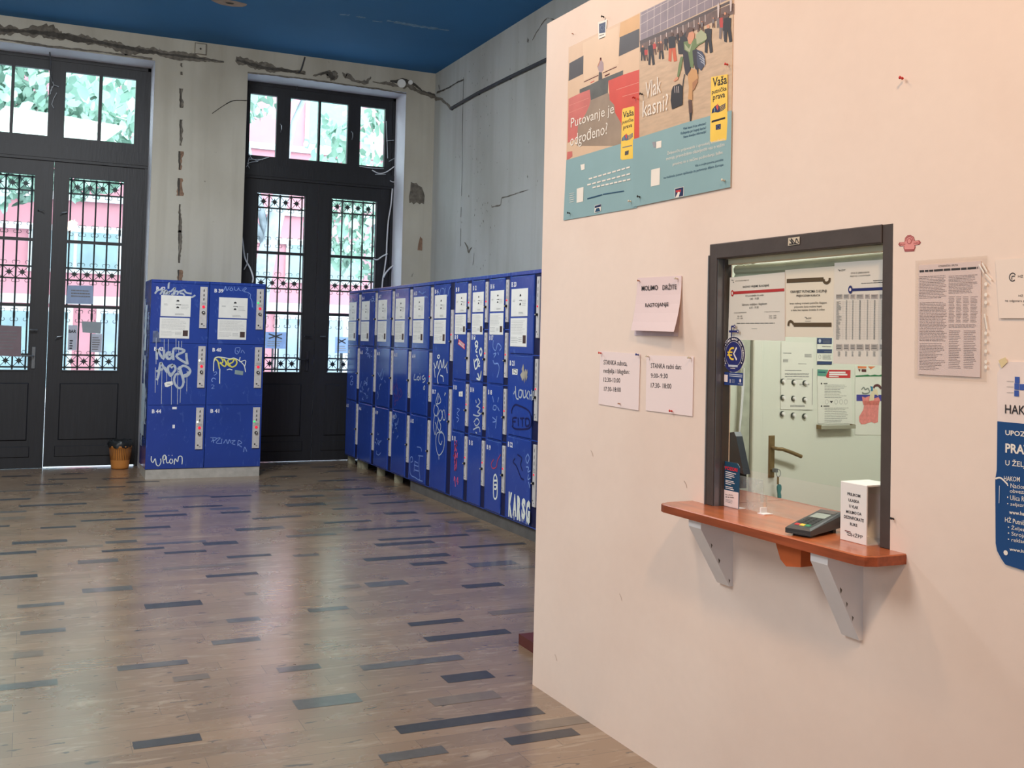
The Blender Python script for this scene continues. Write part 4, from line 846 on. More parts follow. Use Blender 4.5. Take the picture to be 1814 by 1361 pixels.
graf(FL, LC[8][1][2], [[(510, 190), (520, 240)], [(560, 200), (552, 240)], [(520, 265), (515, 295), (535, 300), (540, 270), (520, 265)], [(550, 275), (565, 310)], [(510, 360), (540, 390), (512, 400)], [(545, 350), (535, 450)]], TAGB, .010, zF, yl)
graf(FL, LC[8][1][3], [[(535, 820), (520, 850), (520, 1000), (545, 1000), (548, 870), (535, 820)], [(520, 870), (550, 870)], [(525, 905), (542, 905), (540, 935), (525, 935)]], TAGW, .016, zF, yl)
graf(FL, LC[8][1][3], [[(520, 700), (500, 735), (510, 770), (540, 760), (550, 710), (575, 660)]], mat('red_marker', (176, 60, 90), .5), .010, zF, yl)
zz_ = LC[9][1]
graf(FL, zz_[1], [[(690, 150), (680, 175)], [(695, 110), (700, 200), (720, 215)], [(725, 140), (720, 190), (740, 200), (748, 150), (728, 140)], [(755, 140), (760, 200), (778, 190), (775, 140)], [(800, 145), (785, 190), (800, 215)], [(808, 150), (812, 220)], [(826, 140), (828, 225)], [(810, 185), (830, 180)], [(838, 150), (835, 220)]], TAGG, .013, zF, yl)
m = MB(); rr = random.Random(12)
m.poly([FL.p(*zD(a, b), yl) for a, b in ((955, 1190), (1018, 1192), (1015, 1258), (955, 1255))][::-1], yl, PLATE); u = FL.p(*zD(968, 1240), yl); v = FL.p(*zD(1003, 1205), yl); m.stroke([(u[0], u[1]), (u[0], v[1]), (v[0], v[1]), (v[0], u[1]), (u[0] + .01, (u[1] + v[1]) / 2)], .006, yl - .0004, INKD)
for k in range(14):
    a = 1085 + rr.gauss(0, 16); b = 1250 + rr.gauss(0, 45); q = FL.p(*zD(a, b), yl); w_ = rr.uniform(.01, .03); h_ = rr.uniform(.02, .05)
    m.poly([(q[0] - w_, q[1]), (q[0], q[1] - h_), (q[0] + w_, q[1] + h_ * .2), (q[0] + w_ * .3, q[1] + h_)], yl - .0001 * k, mat('paper_residue', (170, 164, 150), .8, var=.2))
m.build('torn_stickers', FL, zz_[1])
graf(FL, zz_[1], [[(665, 330), (665, 300), (690, 262), (730, 270), (790, 300), (815, 340), (820, 400), (800, 450), (700, 455), (665, 430)], [(675, 430), (672, 370), (705, 365)], [(675, 395), (695, 395)], [(715, 365), (718, 430)], [(730, 370), (765, 368)], [(748, 370), (750, 435)], [(775, 370), (778, 430), (805, 420), (800, 375), (775, 370)]], TAGD, .014, zF, yl)
graf(FL, zz_[2], [[(795, 655), (778, 690), (790, 730), (806, 690), (795, 655)], [(780, 760), (800, 765), (795, 800), (815, 790)], [(800, 820), (795, 860), (815, 850)], [(800, 880), (812, 930)]], TAGB, .010, zF, yl)
graf(FL, zz_[2], [[(690, 690), (675, 720), (700, 750), (720, 800), (740, 850), (760, 860)], [(710, 660), (745, 690), (735, 740), (750, 790)]], TAGD, .012, zF, yl)
g = MB(); q0 = FL.p(*zF(636, 1080), yl); q1 = FL.p(*zF(812, 1190), yl)
ws = (q1[0] - q0[0]) / 5
for k, ch in enumerate('KARSG'):
    text(g, ch, q0[0] + ws * k + .005, .125 + .02 * (k % 2), q0[0] + ws * (k + 1) - .005, .318 - .004 * k, yl, TAGW, .06)
    for e in range(3): xx = q0[0] + ws * k + ws * (.2 + .25 * e); g.stroke([(xx, .18), (xx, .115 + .03 * rr.random())], .006, yl - .0003, TAGW)
g.build('graffiti', FL, zz_[2])
# a loose scrap on top of the row
# ------------------------------------------------------------------ waste basket
bk_ = thing('waste_basket', WORLD, (.955, 12.24, 0), 'small ribbed orange-brown waste basket with black bag between the left door and lockers', 'basket')
ORG = mat('orange_brown_plastic', (196, 128, 62), 0.5, var=.1)
m = MB(); m.lathe((.955, 12.24, 0), [(.0, .003), (.088, .003), (.092, .02), (.100, .095), (.118, .235), (.124, .24), (.124, .252), (.116, .252), (.096, .1), (.085, .02), (0, .015)], ORG, 28)
for k in range(36):
    an = 2 * math.pi * k / 36; c_, s_ = math.cos(an), math.sin(an); m.tube([(.955 + c_ * .1015, 12.24 + s_ * .1015, .10), (.955 + c_ * .1175, 12.24 + s_ * .1175, .225)], .0028, mat('basket_rib_shadow', (96, 62, 34), .6), 4)
m.build('basket_body', WORLD, bk_, smooth=True)
m = MB(); rb = random.Random(2); pr = [(.124, .235), (.130, .262), (.120, .30), (.104, .312), (.09, .27), (.06, .22)]
vs = []; n = 26
for r, z in pr:
    for k in range(n): j = 1 + .08 * math.sin(k * 2.4 + z * 40); vs.append((.955 + r * j * math.cos(2 * math.pi * k / n), 12.24 + r * j * math.sin(2 * math.pi * k / n), z + .008 * math.sin(k * 1.7)))
m.raw(vs, [(i * n + k, i * n + (k + 1) % n, (i + 1) * n + (k + 1) % n, (i + 1) * n + k) for i in range(len(pr) - 1) for k in range(n)], mat('black_bin_bag', (34, 36, 38), .35)); m.build('bin_bag', WORLD, bk_, smooth=True)

# ------------------------------------------------------------------ loose cables and cobwebs on the second door
def cable(pts, F, y, r, m, name, label, cat='cable'):
    P_ = [Vector((*[F.p(a, b, y)[0]], y, F.p(a, b, y)[1])) for a, b in pts]; Q = []
    for i in range(len(P_) - 1):
        p0 = P_[max(i - 1, 0)]; p1 = P_[i]; p2 = P_[i + 1]; p3 = P_[min(i + 2, len(P_) - 1)]
        for k in range(5):
            t = k / 5; Q.append(0.5 * ((2 * p1) + (p2 - p0) * t + (2 * p0 - 5 * p1 + 4 * p2 - p3) * t * t + (3 * p1 - p0 - 3 * p2 + p3) * t ** 3))
    Q.append(P_[-1]); mb = MB(); mb.tube(Q, r, m, 6); return tag(mb.build(name, F, origin=tuple(P_[0]), smooth=True), label, cat)
z4 = zm(420, 320, 5.67)
cable([z4(1560, 80), z4(1545, 250), z4(1520, 400), z4(1505, 600), z4(1500, 740), z4(1480, 900), z4(1465, 980), z4(1455, 1085)], FW, .36, .009, WIRE, 'loose_cable', 'long white cable hanging down the right side of the second door')
cable([z4(1640, 825), z4(1560, 860), z4(1500, 920), z4(1470, 975)], FW, .33, .010, WIRE, 'loose_cable', 'short white cable branching out across the right jamb of the second door')
cable([z4(1510, 735), z4(1460, 760), z4(1410, 795), z4(1370, 785)], FW, .33, .008, WIRE, 'loose_cable', 'white cable loop touching the right pane of the second door')
cable([z4(35, 490), z4(60, 640), z4(80, 780), z4(130, 880), z4(160, 970), z4(155, 1025)], FW, .30, .009, WIRE, 'loose_cable', 'white cable hanging on the left jamb of the second door')
cable([z4(105, 730), z4(100, 830), z4(70, 895)], FW, .36, .007, WIRE, 'loose_cable', 'short white cable end at the left jamb of the second door')
WEB = mat('cobweb_fibre', (168, 174, 180), 0.8)
cable([z2(1175, 1095), z2(1230, 1122), z2(1290, 1110), z2(1355, 1065)], FW, .36, .007, WIRE, 'loose_cable', 'white cable sagging under the right transom pane')
cable([z2(1320, 1180), z2(1340, 1190), z2(1380, 1190)], FW, .36, .006, WIRE, 'loose_cable', 'tiny white cable stub right of the second door top')
def web(pts_list, F, y, name, label):
    mb = MB()
    for pts in pts_list: mb.tube([(F.p(*q, y)[0], y, F.p(*q, y)[1]) for q in pts], .0045, WEB, 4)
    q = F.p(*pts_list[0][0], y); return tag(mb.build(name, F, origin=(q[0], y, q[1])), label, 'cobweb')
web([[z2(185, 960), z2(205, 1000), z2(250, 1020), z2(350, 990)], [z2(190, 990), z2(175, 1050), z2(190, 1080)], [z2(180, 1010), z2(230, 1010), z2(300, 1010)], [z2(170, 1040), z2(210, 1030), z2(260, 1025)], [z2(165, 1070), z2(185, 1040)]], FW, .37, 'cobweb', 'dusty cobweb in the corner under the leftmost transom pane of the second door')
web([[z2(1290, 860), z2(1350, 855)], [z2(1075, 1065), z2(1180, 1080), z2(1270, 1085)], [z2(1290, 700), z2(1300, 1000)], [z2(1200, 1130), z2(1285, 1130)], [z2(1310, 1025), z2(1355, 1000)]], FW, .37, 'cobweb', 'fine cobweb threads beside the right transom pane of the second door')
z7 = zm(0, 100, 5.67)
web([[z7(505, 120), z7(520, 220), z7(540, 290), z7(510, 340), z7(505, 380)], [z7(570, 365), z7(540, 420), z7(520, 480), z7(540, 520)], [z7(540, 285), z7(590, 305)], [z7(525, 300), z7(515, 350)]], FW, .37, 'cobweb', 'grey cobweb hanging between the transom panes of the left door')
web([[z7(445, 425), z7(495, 378)]], FW, .37, 'cobweb', 'single slanting twig caught on the transom pane of the left door')
cable([(88, 62), (88, 90), (90, 110), (89, 128), (93, 145)], FW, .2, .008, DWIRE, 'hanging_wire', 'thin dark wire hanging from the cracked wall over the left door')
cable([(540, 101), (533, 124), (528, 128)], FW, -.01, .008, DWIRE, 'hanging_wire', 'thin dark wire running down from the ceiling above the second door')
cable([(528, 128), (527, 145), (526, 160)], FW, .37, .006, DWIRE, 'hanging_wire', 'thin dark wire end in front of the transom top rail')
# ------------------------------------------------------------------ ticket window
WY = .030
DKF = mat('dark_brown_window_frame', (74, 66, 64), 0.5, var=.1, bump=.1); ALU = mat('aluminium_strip', (130, 132, 138), 0.35, .6)
w1 = thing('window_1', FT, (1.15, 0, OZ0), 'ticket window with dark frame in the peach wall', 'window', kind='structure')
m = MB(); a, b, c, d = .744, .782, 1.511, 1.549
m.bbox(a, b, -.006, .028, .965, 1.838, DKF, .003); m.bbox(c, d, -.001, .028, .965, 1.838, DKF, .003); m.bbox(b, c, -.006, .028, 1.787, 1.838, DKF, .003)
m.box(b, b + .004, .0, .05, .965, 1.787, ALU); m.box(b + .004, b + .010, .022, .05, .965, 1.787, DKF)
m.box(a - .004, a + .002, -.008, .0, .965, 1.80, ALU)
m.build('window_frame', FT, w1)
m = MB(); m.box(b, c, WY, WY + .004, 1.10, 1.787, glass('ticket_glass', (.97, 1, .98), gloss=.05)); m.build('glass_pane', FT, w1)
RAIL = mat('cream_rail', (236, 226, 206), 0.6)
m = MB(); m.bbox(b + .008, c, .036, .050, 1.768, 1.790, RAIL, .003); rl = m.build('blind_rail', FT, w1)
for px_, py_ in ((1352, 449), (1557, 429)):
    q = FT.p(px_, py_, .045); m = MB(); m.box(q[0] - .010, q[0] + .010, .042, .055, q[1] - .012, q[1] + .016, mat('grey_green_clip', (84, 96, 90), .4)); m.build('clip', FT, rl)
m = MB(); BL = mat('rolled_blind_fabric', (168, 168, 150), 0.8, var=.1)
for k, (z0, r) in enumerate(((1.752, .018), (1.725, .016))): m.tube([(b + .012, .075, z0), (1.02, .075, z0 - .004), (c, .075, z0)], r, BL, 10)
m.box(b + .012, c, .078, .082, 1.685, 1.74, BL); m.build('rolled_blind', FT, w1)
sk = MB(); sk.poly([FT.p(1240 + x / 5.04, 390 + y / 5.04, -.008) for x, y in ((788, 160), (890, 148), (888, 215), (785, 230))][::-1], -.008, mat('old_sticker', (206, 192, 170), .7, var=.1))
for s in ([(800, 175), (830, 215), (812, 165), (845, 205)], [(850, 210), (860, 165), (880, 205)], [(795, 215), (870, 210)]): sk.stroke([FT.p(1240 + x / 5.04, 390 + y / 5.04, -.009) for x, y in s], .003, -.009, INKD)
sk.build('sticker', FT, w1)

# shelf with its two brackets
BZ = .966
WOOD = mat('orange_brown_varnished_wood', (178, 96, 54), 0.28, var=.28, scale=3, stretch=(.8, 9, 9), coat=.4)
WOODE = mat('worn_wood_edge', (150, 74, 44), 0.45, var=.3, scale=6, stretch=(.8, 9, 9)); WHT = mat('white_bracket_paint', (232, 228, 228), 0.55, var=.03)
sh = thing('counter_shelf', FT, (1.13, 0, .94), 'varnished orange-brown wooden shelf under the ticket window on two white brackets', 'shelf')
m = MB()
pl_ = [(.66, 0), (.662, -.10), (.675, -.135), (.70, -.143), (1.565, -.138), (1.59, -.13), (1.603, -.10), (1.606, 0)]
vs = [(x, y, z) for z in (.939, BZ - .003) for x, y in pl_] + [(1.13 + (x - 1.13) * .995, y * .975, BZ) for x, y in pl_]
n = 8; fs = [tuple(range(n - 1, -1, -1)), tuple(range(2 * n, 3 * n))] + [(i, (i + 1) % n, n + (i + 1) % n, n + i) for i in range(n)] + [(n + i, n + (i + 1) % n, 2 * n + (i + 1) % n, 2 * n + i) for i in range(n)]
m.raw(vs, [fs[0]] + fs[2:2 + n], WOODE); m.raw(vs, [fs[1]] + fs[2 + n:], WOOD)
m.box(OX0 + .002, OX1 - .002, 0, .32, .941, BZ, WOOD)
m.build('board', FT, sh)
m = MB(); m.prism([(1.225, .94), (1.335, .94), (1.335, .885), (1.275, .875), (1.25, .89)], -.115, -.03, mat('raw_orange_wood', (190, 92, 44), .6, var=.15)); m.build('wood_block', FT, sh)
for (x0, x1, zb_) in ((.822, .888, .725), (1.388, 1.455, .703)):
    m = MB(); prof = [(-.128, .939), (0, .939), (0, zb_), (-.012, zb_), (-.128, .915)]
    vs = [(x0, y, z) for y, z in prof] + [(x1, y, z) for y, z in prof]; k5 = 5
    m.raw(vs, [tuple(range(k5)), tuple(range(2 * k5 - 1, k5 - 1, -1))] + [(i, i + k5, (i + 1) % k5 + k5, (i + 1) % k5) for i in range(k5)], WHT)
    cr_ = random.Random(int(x0 * 100))
    for t in range(4):
        f = cr_.uniform(.2, .95); y_ = -.128 + .116 * f; z_ = .915 + (zb_ - .915) * f; m.face([(x1 + .0006, y_ + .004, z_ + .012), (x1 + .0006, y_ + .010, z_ + .006), (x1 + .0006, y_ + .006, z_ - .004)], HOLE)
    m.box(x0 + .004, x1 - .004, -.0125, -.0118, zb_ + .002, zb_ + .03, HOLE)
    m.build('bracket', FT, sh)
m = MB(); m.box(-.39, 3.4, .32, .34, .90, BZ, WOODE); m.box(-.39, OX0 - .004, .09, .32, .94, BZ, WOOD); m.box(OX1 + .004, 3.4, .09, .32, .94, BZ, WOOD)
tag(m.build('inner_counter', FT, origin=(1.13, .2, .9)), 'brown inner counter board seen behind the ticket window glass', 'counter')

# ---- notices behind and on the glass
GI = WY + .006
BRN = mat('brown_print', (92, 68, 48), .6); LILAC = mat('lilac_white_paper', (240, 222, 220), .75, var=.012, scale=3); CREAMP = mat('cream_paper', (246, 224, 214), .75, var=.012, scale=3)
zq = zm(1250, 440, 7.56); zr_ = zm(1390, 440, 6.185)
def P_(z, pts, y=GI, F=FT): return [F.p(*z(a, b), y) for a, b in pts]
def T_(mb, z, body, l, r, h, y, m, bold=0.0, F=FT, s=7.56): ptext(mb, F, body, z(*l), z(*r), h / s, y, m, bold)
n1 = notice(FT, 'opening_hours_notice', P_(zq, [(325, 392), (1062, 318), (1062, 1240), (300, 1225)]), GI, LILAC, 'white opening-hours notice with a red line, leftmost behind the ticket glass')
b = MB(); y = GI - .0008
T_(b, zq, 'HŽ PUTNIČKI PRIJEVOZ', (395, 452), (580, 436), 22, y, INKD); b.stroke(P_(zq, [(345, 425), (372, 430), (366, 455), (378, 460)], y), .0018, y, INKD, False)
T_(b, zq, 'RADNO VRIJEME BLAGAJNE', (498, 540), (848, 518), 36, y, INKD, .01)
b.stroke(P_(zq, [(375, 598), (1052, 556)], y), .0092, y, RED, False); q = P_(zq, [(358, 602)], y)[0]; b.disc(*q, .0075, y - .0003, RED, 16, .0105); b.disc(*q, .0035, y - .0006, LILAC, 12, .0055)
T_(b, zq, 'Od ponedjeljka do petka', (532, 657), (778, 642), 30, y, INKD); T_(b, zq, '5:40 - 19:30', (590, 692), (710, 685), 28, y, INKD)
T_(b, zq, 'Subotom, nedjeljom i blagdanom', (485, 780), (820, 765), 40, y, INKD); T_(b, zq, '6:10 - 19:30', (585, 810), (708, 805), 28, y, INKD)
T_(b, zq, 'STANKA RADNIM DANOM', (380, 874), (545, 866), 14, y, INKD); T_(b, zq, 'STANKA SUBOTOM, NEDJELJOM', (785, 861), (990, 856), 14, y, INKD)
T_(b, zq, '9:00 - 9:30', (425, 922), (490, 918), 18, y, INKD); T_(b, zq, '17:30 - 18:00', (418, 950), (497, 947), 18, y, INKD)
T_(b, zq, '12:30 - 13:00', (848, 914), (945, 911), 18, y, INKD); T_(b, zq, '17:30 - 18:00', (848, 942), (945, 940), 18, y, INKD)
u, v = P_(zq, [(415, 1012), (925, 998)], y); bars(b, u[0], v[0], v[1] + .0005, u[1], 1, y, INKD, .6, 0); u, v = P_(zq, [(615, 1082), (690, 1072)], y); bars(b, u[0], v[0], v[1], u[1], 1, y, INK, .5, 0)
b.build('printed_text', FT, n1)
n2 = notice(FT, 'passenger_notice', P_(zr_, [(5, 238), (548, 195), (528, 978), (0, 970)], GI + .002), GI + .002, CREAMP, 'cream notice with thick brown lines, middle one behind the ticket glass')
b = MB(); y = GI + .001
b.stroke(P_(zr_, [(22, 358), (425, 340)], y), .0125, y, BRN, False); b.stroke(P_(zr_, [(428, 338), (432, 368), (460, 380), (488, 360), (493, 325)], y), .0085, y - .0002, BRN)
b.stroke(P_(zr_, [(100, 838), (512, 838)], y), .0125, y, BRN, False); b.stroke(P_(zr_, [(40, 850), (45, 815), (65, 800), (88, 815), (100, 840)], y), .0085, y - .0002, BRN)
T_(b, zr_, 'OBAVIJEST PUTNICIMA O KUPNJI', (62, 500), (458, 492), 38, y, INKD, .008, s=6.185); T_(b, zr_, 'PRIJEVOZNIH KARATA', (128, 540), (388, 534), 30, y, INKD, .008, s=6.185)
T_(b, zr_, 'Izvan radnog vremena putničke blagajne', (55, 622), (460, 612), 30, y, INKD, s=6.185); T_(b, zr_, 'prijevozne karte možete kupiti', (105, 660), (405, 652), 28, y, INKD, s=6.185); T_(b, zr_, 'u vlaku bez naplate dodatka ili online', (68, 695), (438, 688), 28, y, INKD, s=6.185)
T_(b, zr_, 'HŽPP', (240, 778), (292, 774), 20, y, INKD, s=6.185); b.stroke(P_(zr_, [(220, 755), (240, 760), (236, 775)], y), .002, y, INKD, False); u, v = P_(zr_, [(222, 803), (285, 793)], y); bars(b, u[0], v[0], v[1], u[1], 1, y, INK, .5, 0)
b.build('printed_text', FT, n2)
n3 = notice(FT, 'fare_table', P_(zr_, [(546, 160), (1124, 120), (1110, 1286), (528, 1262)], GI - .001), GI - .001, LILAC, 'white printed price table with a dark blue line, rightmost behind the ticket glass')
b = MB(); y = GI - .002
T_(b, zr_, 'HŽPP', (605, 252), (665, 246), 22, y, INKD, s=6.185); b.stroke(P_(zr_, [(585, 235), (605, 240), (600, 252)], y), .002, y, INKD, False)
T_(b, zr_, 'IZVOD IZ CJENIKA KARATA', (725, 288), (928, 276), 24, y, INKD, s=6.185); T_(b, zr_, 'PRIJEVOZ U UNUTRAŠNJEM', (718, 318), (936, 306), 22, y, INKD, s=6.185)
for (u0, u1) in (((970, 360), (1092, 350)), ((838, 388), (1092, 372))): u, v = P_(zr_, [u0, u1], y); bars(b, u[0], v[0], v[1] + .0012, v[1] - .0008, 1, y, INKD, .7, 0)
b.stroke(P_(zr_, [(730, 456), (1092, 440)], y), .0078, y, NAVY, False); q = P_(zr_, [(720, 453)], y)[0]; b.disc(*q, .0085, y - .0003, NAVY, 16, .0118); b.disc(*q, .004, y - .0006, LILAC, 12, .005)
colx = [(562, 632), (645, 705), (718, 772), (785, 862), (880, 932), (945, 1022), (1038, 1092)]; GREYC = mat('table_cell_grey', (196, 182, 182), .7)
rt_ = random.Random(4)
for (xa, xb) in colx:
    for (ya, yb, ct) in ((500, 555, 2), (1050, 1115, 2)):
        u, v = P_(zr_, [(xa, yb), (xb, ya)], y); b.poly([(u[0], u[1]), (v[0], u[1]), (v[0], v[1]), (u[0], v[1])], y, GREYC); bars(b, u[0] + .002, v[0] - .002, v[1] - .002, u[1] + .003, 3, y - .0004, INKD, .3, .1, rnd=rt_)
    u, v = P_(zr_, [(xa, 1000), (xb, 580)], y); w = v[0] - u[0]
    if xa == 562: bars(b, u[0], v[0] - .002, v[1], u[1], 42, y, INK, .4, .6, rnd=rt_)
    else: bars(b, u[0] + w * .38, u[0] + w * .62, v[1] + .004, u[1], 44, y, INK, .5, .1, False, rnd=rt_)
    u, v = P_(zr_, [(xa, 1185), (xb, 1130)], y); bars(b, u[0] + w * .3, u[0] + w * .7, v[1], u[1], 5, y, INK, .4, .2, False, rnd=rt_)
for k in range(22):
    yy_ = 582 + k * 19.2; u, v = P_(zr_, [(560, yy_), (1095, yy_)], y); b.poly([(u[0], u[1] - .0002), (v[0], u[1] - .0002), (v[0], u[1] + .0002), (u[0], u[1] + .0002)], y, GREYC)
for xa in [c_[0] - 6 for c_ in colx] + [1094]:
    u, v = P_(zr_, [(xa, 1003), (xa, 575)], y); b.poly([(v[0] - .0002, u[1]), (v[0] + .0002, u[1]), (v[0] + .0002, v[1]), (v[0] - .0002, v[1])], y, GREYC)
b.build('printed_table', FT, n3)
# round euro sticker and the blue strip under it
ze = zm(1260, 570, 9.075); yS = WY - .002
es = thing('euro_sticker', FT, (*[FT.p(*ze(360, 525), yS)[0]], yS, FT.p(*ze(360, 525), yS)[1]), 'round navy sticker with yellow euro sign and white chevron on the ticket glass', 'sticker')
c0 = FT.p(*ze(360, 525), yS); rx = (FT.p(*ze(540, 525), yS)[0] - FT.p(*ze(180, 525), yS)[0]) / 2; rz = (FT.p(*ze(360, 240), yS)[1] - FT.p(*ze(360, 806), yS)[1]) / 2
m = MB(); m.disc(c0[0], c0[1], rx * 1.03, yS, PAPER, 40, rz * 1.03); m.disc(c0[0], c0[1], rx, yS - .0004, mat('very_dark_navy', (24, 26, 66), .5), 40, rz); m.disc(c0[0], c0[1], rx * .74, yS - .0008, PAPER, 40, rz * .74); m.disc(c0[0], c0[1], rx * .72, yS - .0010, NAVY, 40, rz * .72)
m.stroke([(c0[0] + rx * .9 * math.cos(t), c0[1] + rz * .9 * math.sin(t)) for t in (-2.4, -2.0, -1.57, -1.1, -.75)], rz * .24, yS - .0009, NAVY)
m.stroke(P_(ze, [(325, 250), (325, 75)], yS), .006, yS, NAVY, False); m.stroke(P_(ze, [(322, 78), (375, 78)], yS), .006, yS - .0002, NAVY, False); m.stroke(P_(ze, [(285, 157), (425, 157)], yS), .007, yS - .0002, NAVY, False)
for q in ((375, 78), (428, 157)): p_ = FT.p(*ze(*q), yS); m.disc(*p_, .0052, yS - .0004, NAVY, 14, .0062); m.disc(*p_, .0022, yS - .0006, PAPER, 10, .003)
m.build('badge', FT, es)
m = MB(); y = yS - .0014
m.stroke(P_(ze, [(365, 425), (320, 430), (290, 480), (285, 540), (315, 595), (360, 605)], y), .0065, y, YELL); m.stroke(P_(ze, [(262, 492), (340, 492)], y), .0048, y - .0002, YELL, False); m.stroke(P_(ze, [(258, 535), (335, 538)], y), .0048, y - .0002, YELL, False)
m.stroke(P_(ze, [(408, 415), (360, 515), (408, 615)], y), .0065, y, PAPER, False)
u, v = P_(ze, [(275, 725), (425, 700)], y); m.poly([(u[0], u[1]), (v[0], u[1]), (v[0], v[1]), (u[0], v[1])], y, PAPERC); u, v = P_(ze, [(305, 760), (385, 745)], y); bars(m, u[0], v[0], v[1], u[1], 1, y, PAPER, .5, 0)
word = 'PLATI UZ EURO • DVIJE CIJENE, JEDNA VRIJEDNOST •'
for i, ch in enumerate(word):
    if ch == ' ': continue
    t = math.radians(218 - i * (256 / len(word))); cx_, cz_ = c0[0] + rx * .87 * math.cos(t), c0[1] + rz * .87 * math.sin(t)
    vs, fs, asp = _text(ch, .02); s_ = .0062; vv = []
    tx, tz = math.sin(t), -math.cos(t)
    for uu, ww in vs: X, Z = (uu - .5) * s_ * .75, (ww - .5) * s_; vv.append((cx_ + X * tx + Z * math.cos(t), y, cz_ + X * tz + Z * math.sin(t)))
    m.raw(vv, fs, PAPER)
m.build('emblem', FT, es)
o = notice(FT, 'blue_sticker', P_(ze, [(178, 808), (510, 826), (504, 1032), (170, 1012)], yS), yS, mat('royal_blue_print', (32, 58, 122), .5), 'small blue rectangular sticker below the round navy one', 'sticker')
b = MB(); y = yS - .0008
for a_, c_ in (((290, 842), (497, 862)), ((290, 872), (495, 890))): b.stroke(P_(ze, [a_, c_], y), .0026, y, PAPERC, False)
b.poly(P_(ze, [(185, 848), (265, 856), (262, 972), (183, 962)], y)[::-1], y, LILAC); p_ = FT.p(*ze(465, 948), y); b.disc(*p_, .0048, y, PAPER, 14, .0062)
b.stroke(P_(ze, [(303, 925), (303, 985)], y), .0035, y, PAPER, False); u, v = P_(ze, [(328, 985), (392, 925)], y); bars(b, u[0], v[0], v[1], u[1], 4, y, PAPERC, .25); b.stroke(P_(ze, [(430, 998), (495, 1004)], y), .0012, y, PAPER, False)
b.build('printed_text', FT, o)
# standing POZOR card
zp = zm(1260, 780, 9.72); yP = .035; TEAL = mat('petrol_blue_print', (26, 72, 104), .5)
o = thing('warning_card', FT, (.82, yP, BZ), 'upright petrol-blue warning card standing at the left end of the ticket counter', 'card')
pc = P_(zp, [(150, 345), (450, 402), (490, 470), (470, 1152), (145, 1058)], yP); pc[3] = (pc[3][0], BZ + .001); pc[4] = (pc[4][0], BZ + .001)
m = MB(); m.prism(pc, yP, yP + .002, TEAL); m.box(pc[4][0], pc[3][0], yP, yP + .03, BZ + .0005, BZ + .002, PAPER)
w_ = P_(zp, [(155, 835), (472, 916), (470, 1150), (148, 1056)], yP - .0006); m.poly([(w_[0][0], w_[0][1]), (w_[1][0] - .001, w_[0][1]), (w_[1][0] - .001, BZ + .002), (w_[0][0], BZ + .002)], yP - .0006, LILAC); m.build('card_board', FT, o)
b = MB(); y = yP - .001
T_(b, zp, 'POZOR!', (240, 505), (452, 548), 62, y, mat('bright_red_print', (232, 44, 60), .5), .03, s=9.72)
p_ = FT.p(*zp(210, 460), y); b.disc(*p_, .0058, y, PAPER, 16, .0075); b.disc(*p_, .0032, y - .0003, TEAL, 12, .005)
for l, r in (((245, 540), (425, 585)), ((245, 572), (390, 607)), ((245, 602), (398, 640)), ((245, 635), (350, 660)), ((245, 688), (385, 718)), ((245, 712), (400, 750)), ((245, 742), (342, 770)), ((245, 792), (370, 825)), ((245, 822), (388, 858))): b.stroke(P_(zp, [l, r], y), .0026, y, PAPER, False)
T_(b, zp, 'Bez učešća', (245, 945), (375, 960), 22, y - .0004, INKD, s=9.72); T_(b, zp, 'se ne vozite', (245, 985), (388, 1002), 24, y - .0004, INKD, .01, s=9.72)
u, v = P_(zp, [(245, 1070), (375, 1030)], y); bars(b, u[0], v[0], v[1], u[1], 3, y - .0004, INK, .25); b.build('printed_text', FT, o)
# acrylic sheets
ACR = glass('acrylic', (.93, .97, .96), gloss=.10, haze=.22)
m = MB(); m.box(.826, .953, .064, .067, BZ, 1.07, ACR); tag(m.build('acrylic_divider', FT, origin=(.89, .065, BZ)), 'clear acrylic panel standing right of the blue warning card', 'panel')
ap = thing('acrylic_screen', FT, (1.1, .062, BZ), 'low long clear acrylic screen with small white foot on the ticket counter', 'panel')
m = MB(); m.box(.955, 1.282, .075, .078, BZ + .0005, 1.021, glass('clear_acrylic', (.95, .98, .97), gloss=.10, haze=.08)); m.build('clear_sheet', FT, ap)
m = MB(); m.box(.956, .962, .050, .0748, BZ + .0002, .985, WHT); m.box(.956, .990, .040, .0748, BZ + .0002, BZ + .003, WHT); m.box(.935, .955, .069, .080, 1.0, 1.024, ACR); m.build('foot', FT, ap)

# payment terminal
TL = Frame(FT.w(1.277, -.122, BZ), FT.M.to_euler().z + math.radians(17)); TG = mat('dark_grey_terminal', (56, 60, 64), .38, var=.05)
tm = thing('payment_terminal', TL, (0, 0, 0), 'dark grey card payment terminal lying on the wooden shelf', 'terminal')
def wedge(mb, x0, x1, y0, y1, z0, zf, zb_, m_, b_=.006, lift=0):
    vs = [(x0, y0, z0), (x1, y0, z0), (x1, y1, z0 + lift), (x0, y1, z0 + lift), (x0, y0, zf - b_), (x1, y0, zf - b_), (x1, y1, zb_ - b_), (x0, y1, zb_ - b_), (x0 + b_, y0 + b_, zf), (x1 - b_, y0 + b_, zf), (x1 - b_, y1 - b_, zb_), (x0 + b_, y1 - b_, zb_)]
    return mb.raw(vs, [(3, 2, 1, 0), (0, 1, 5, 4), (1, 2, 6, 5), (2, 3, 7, 6), (3, 0, 4, 7), (4, 5, 9, 8), (5, 6, 10, 9), (6, 7, 11, 10), (7, 4, 8, 11), (8, 9, 10, 11)], m_)
m = MB(); wedge(m, 0, .080, 0, .185, .006, .026, .056, TG, .006, .008); m.box(.012, .068, .02, .03, 0, .008, BLACK); m.box(.010, .070, .14, .155, 0, .012, BLACK)
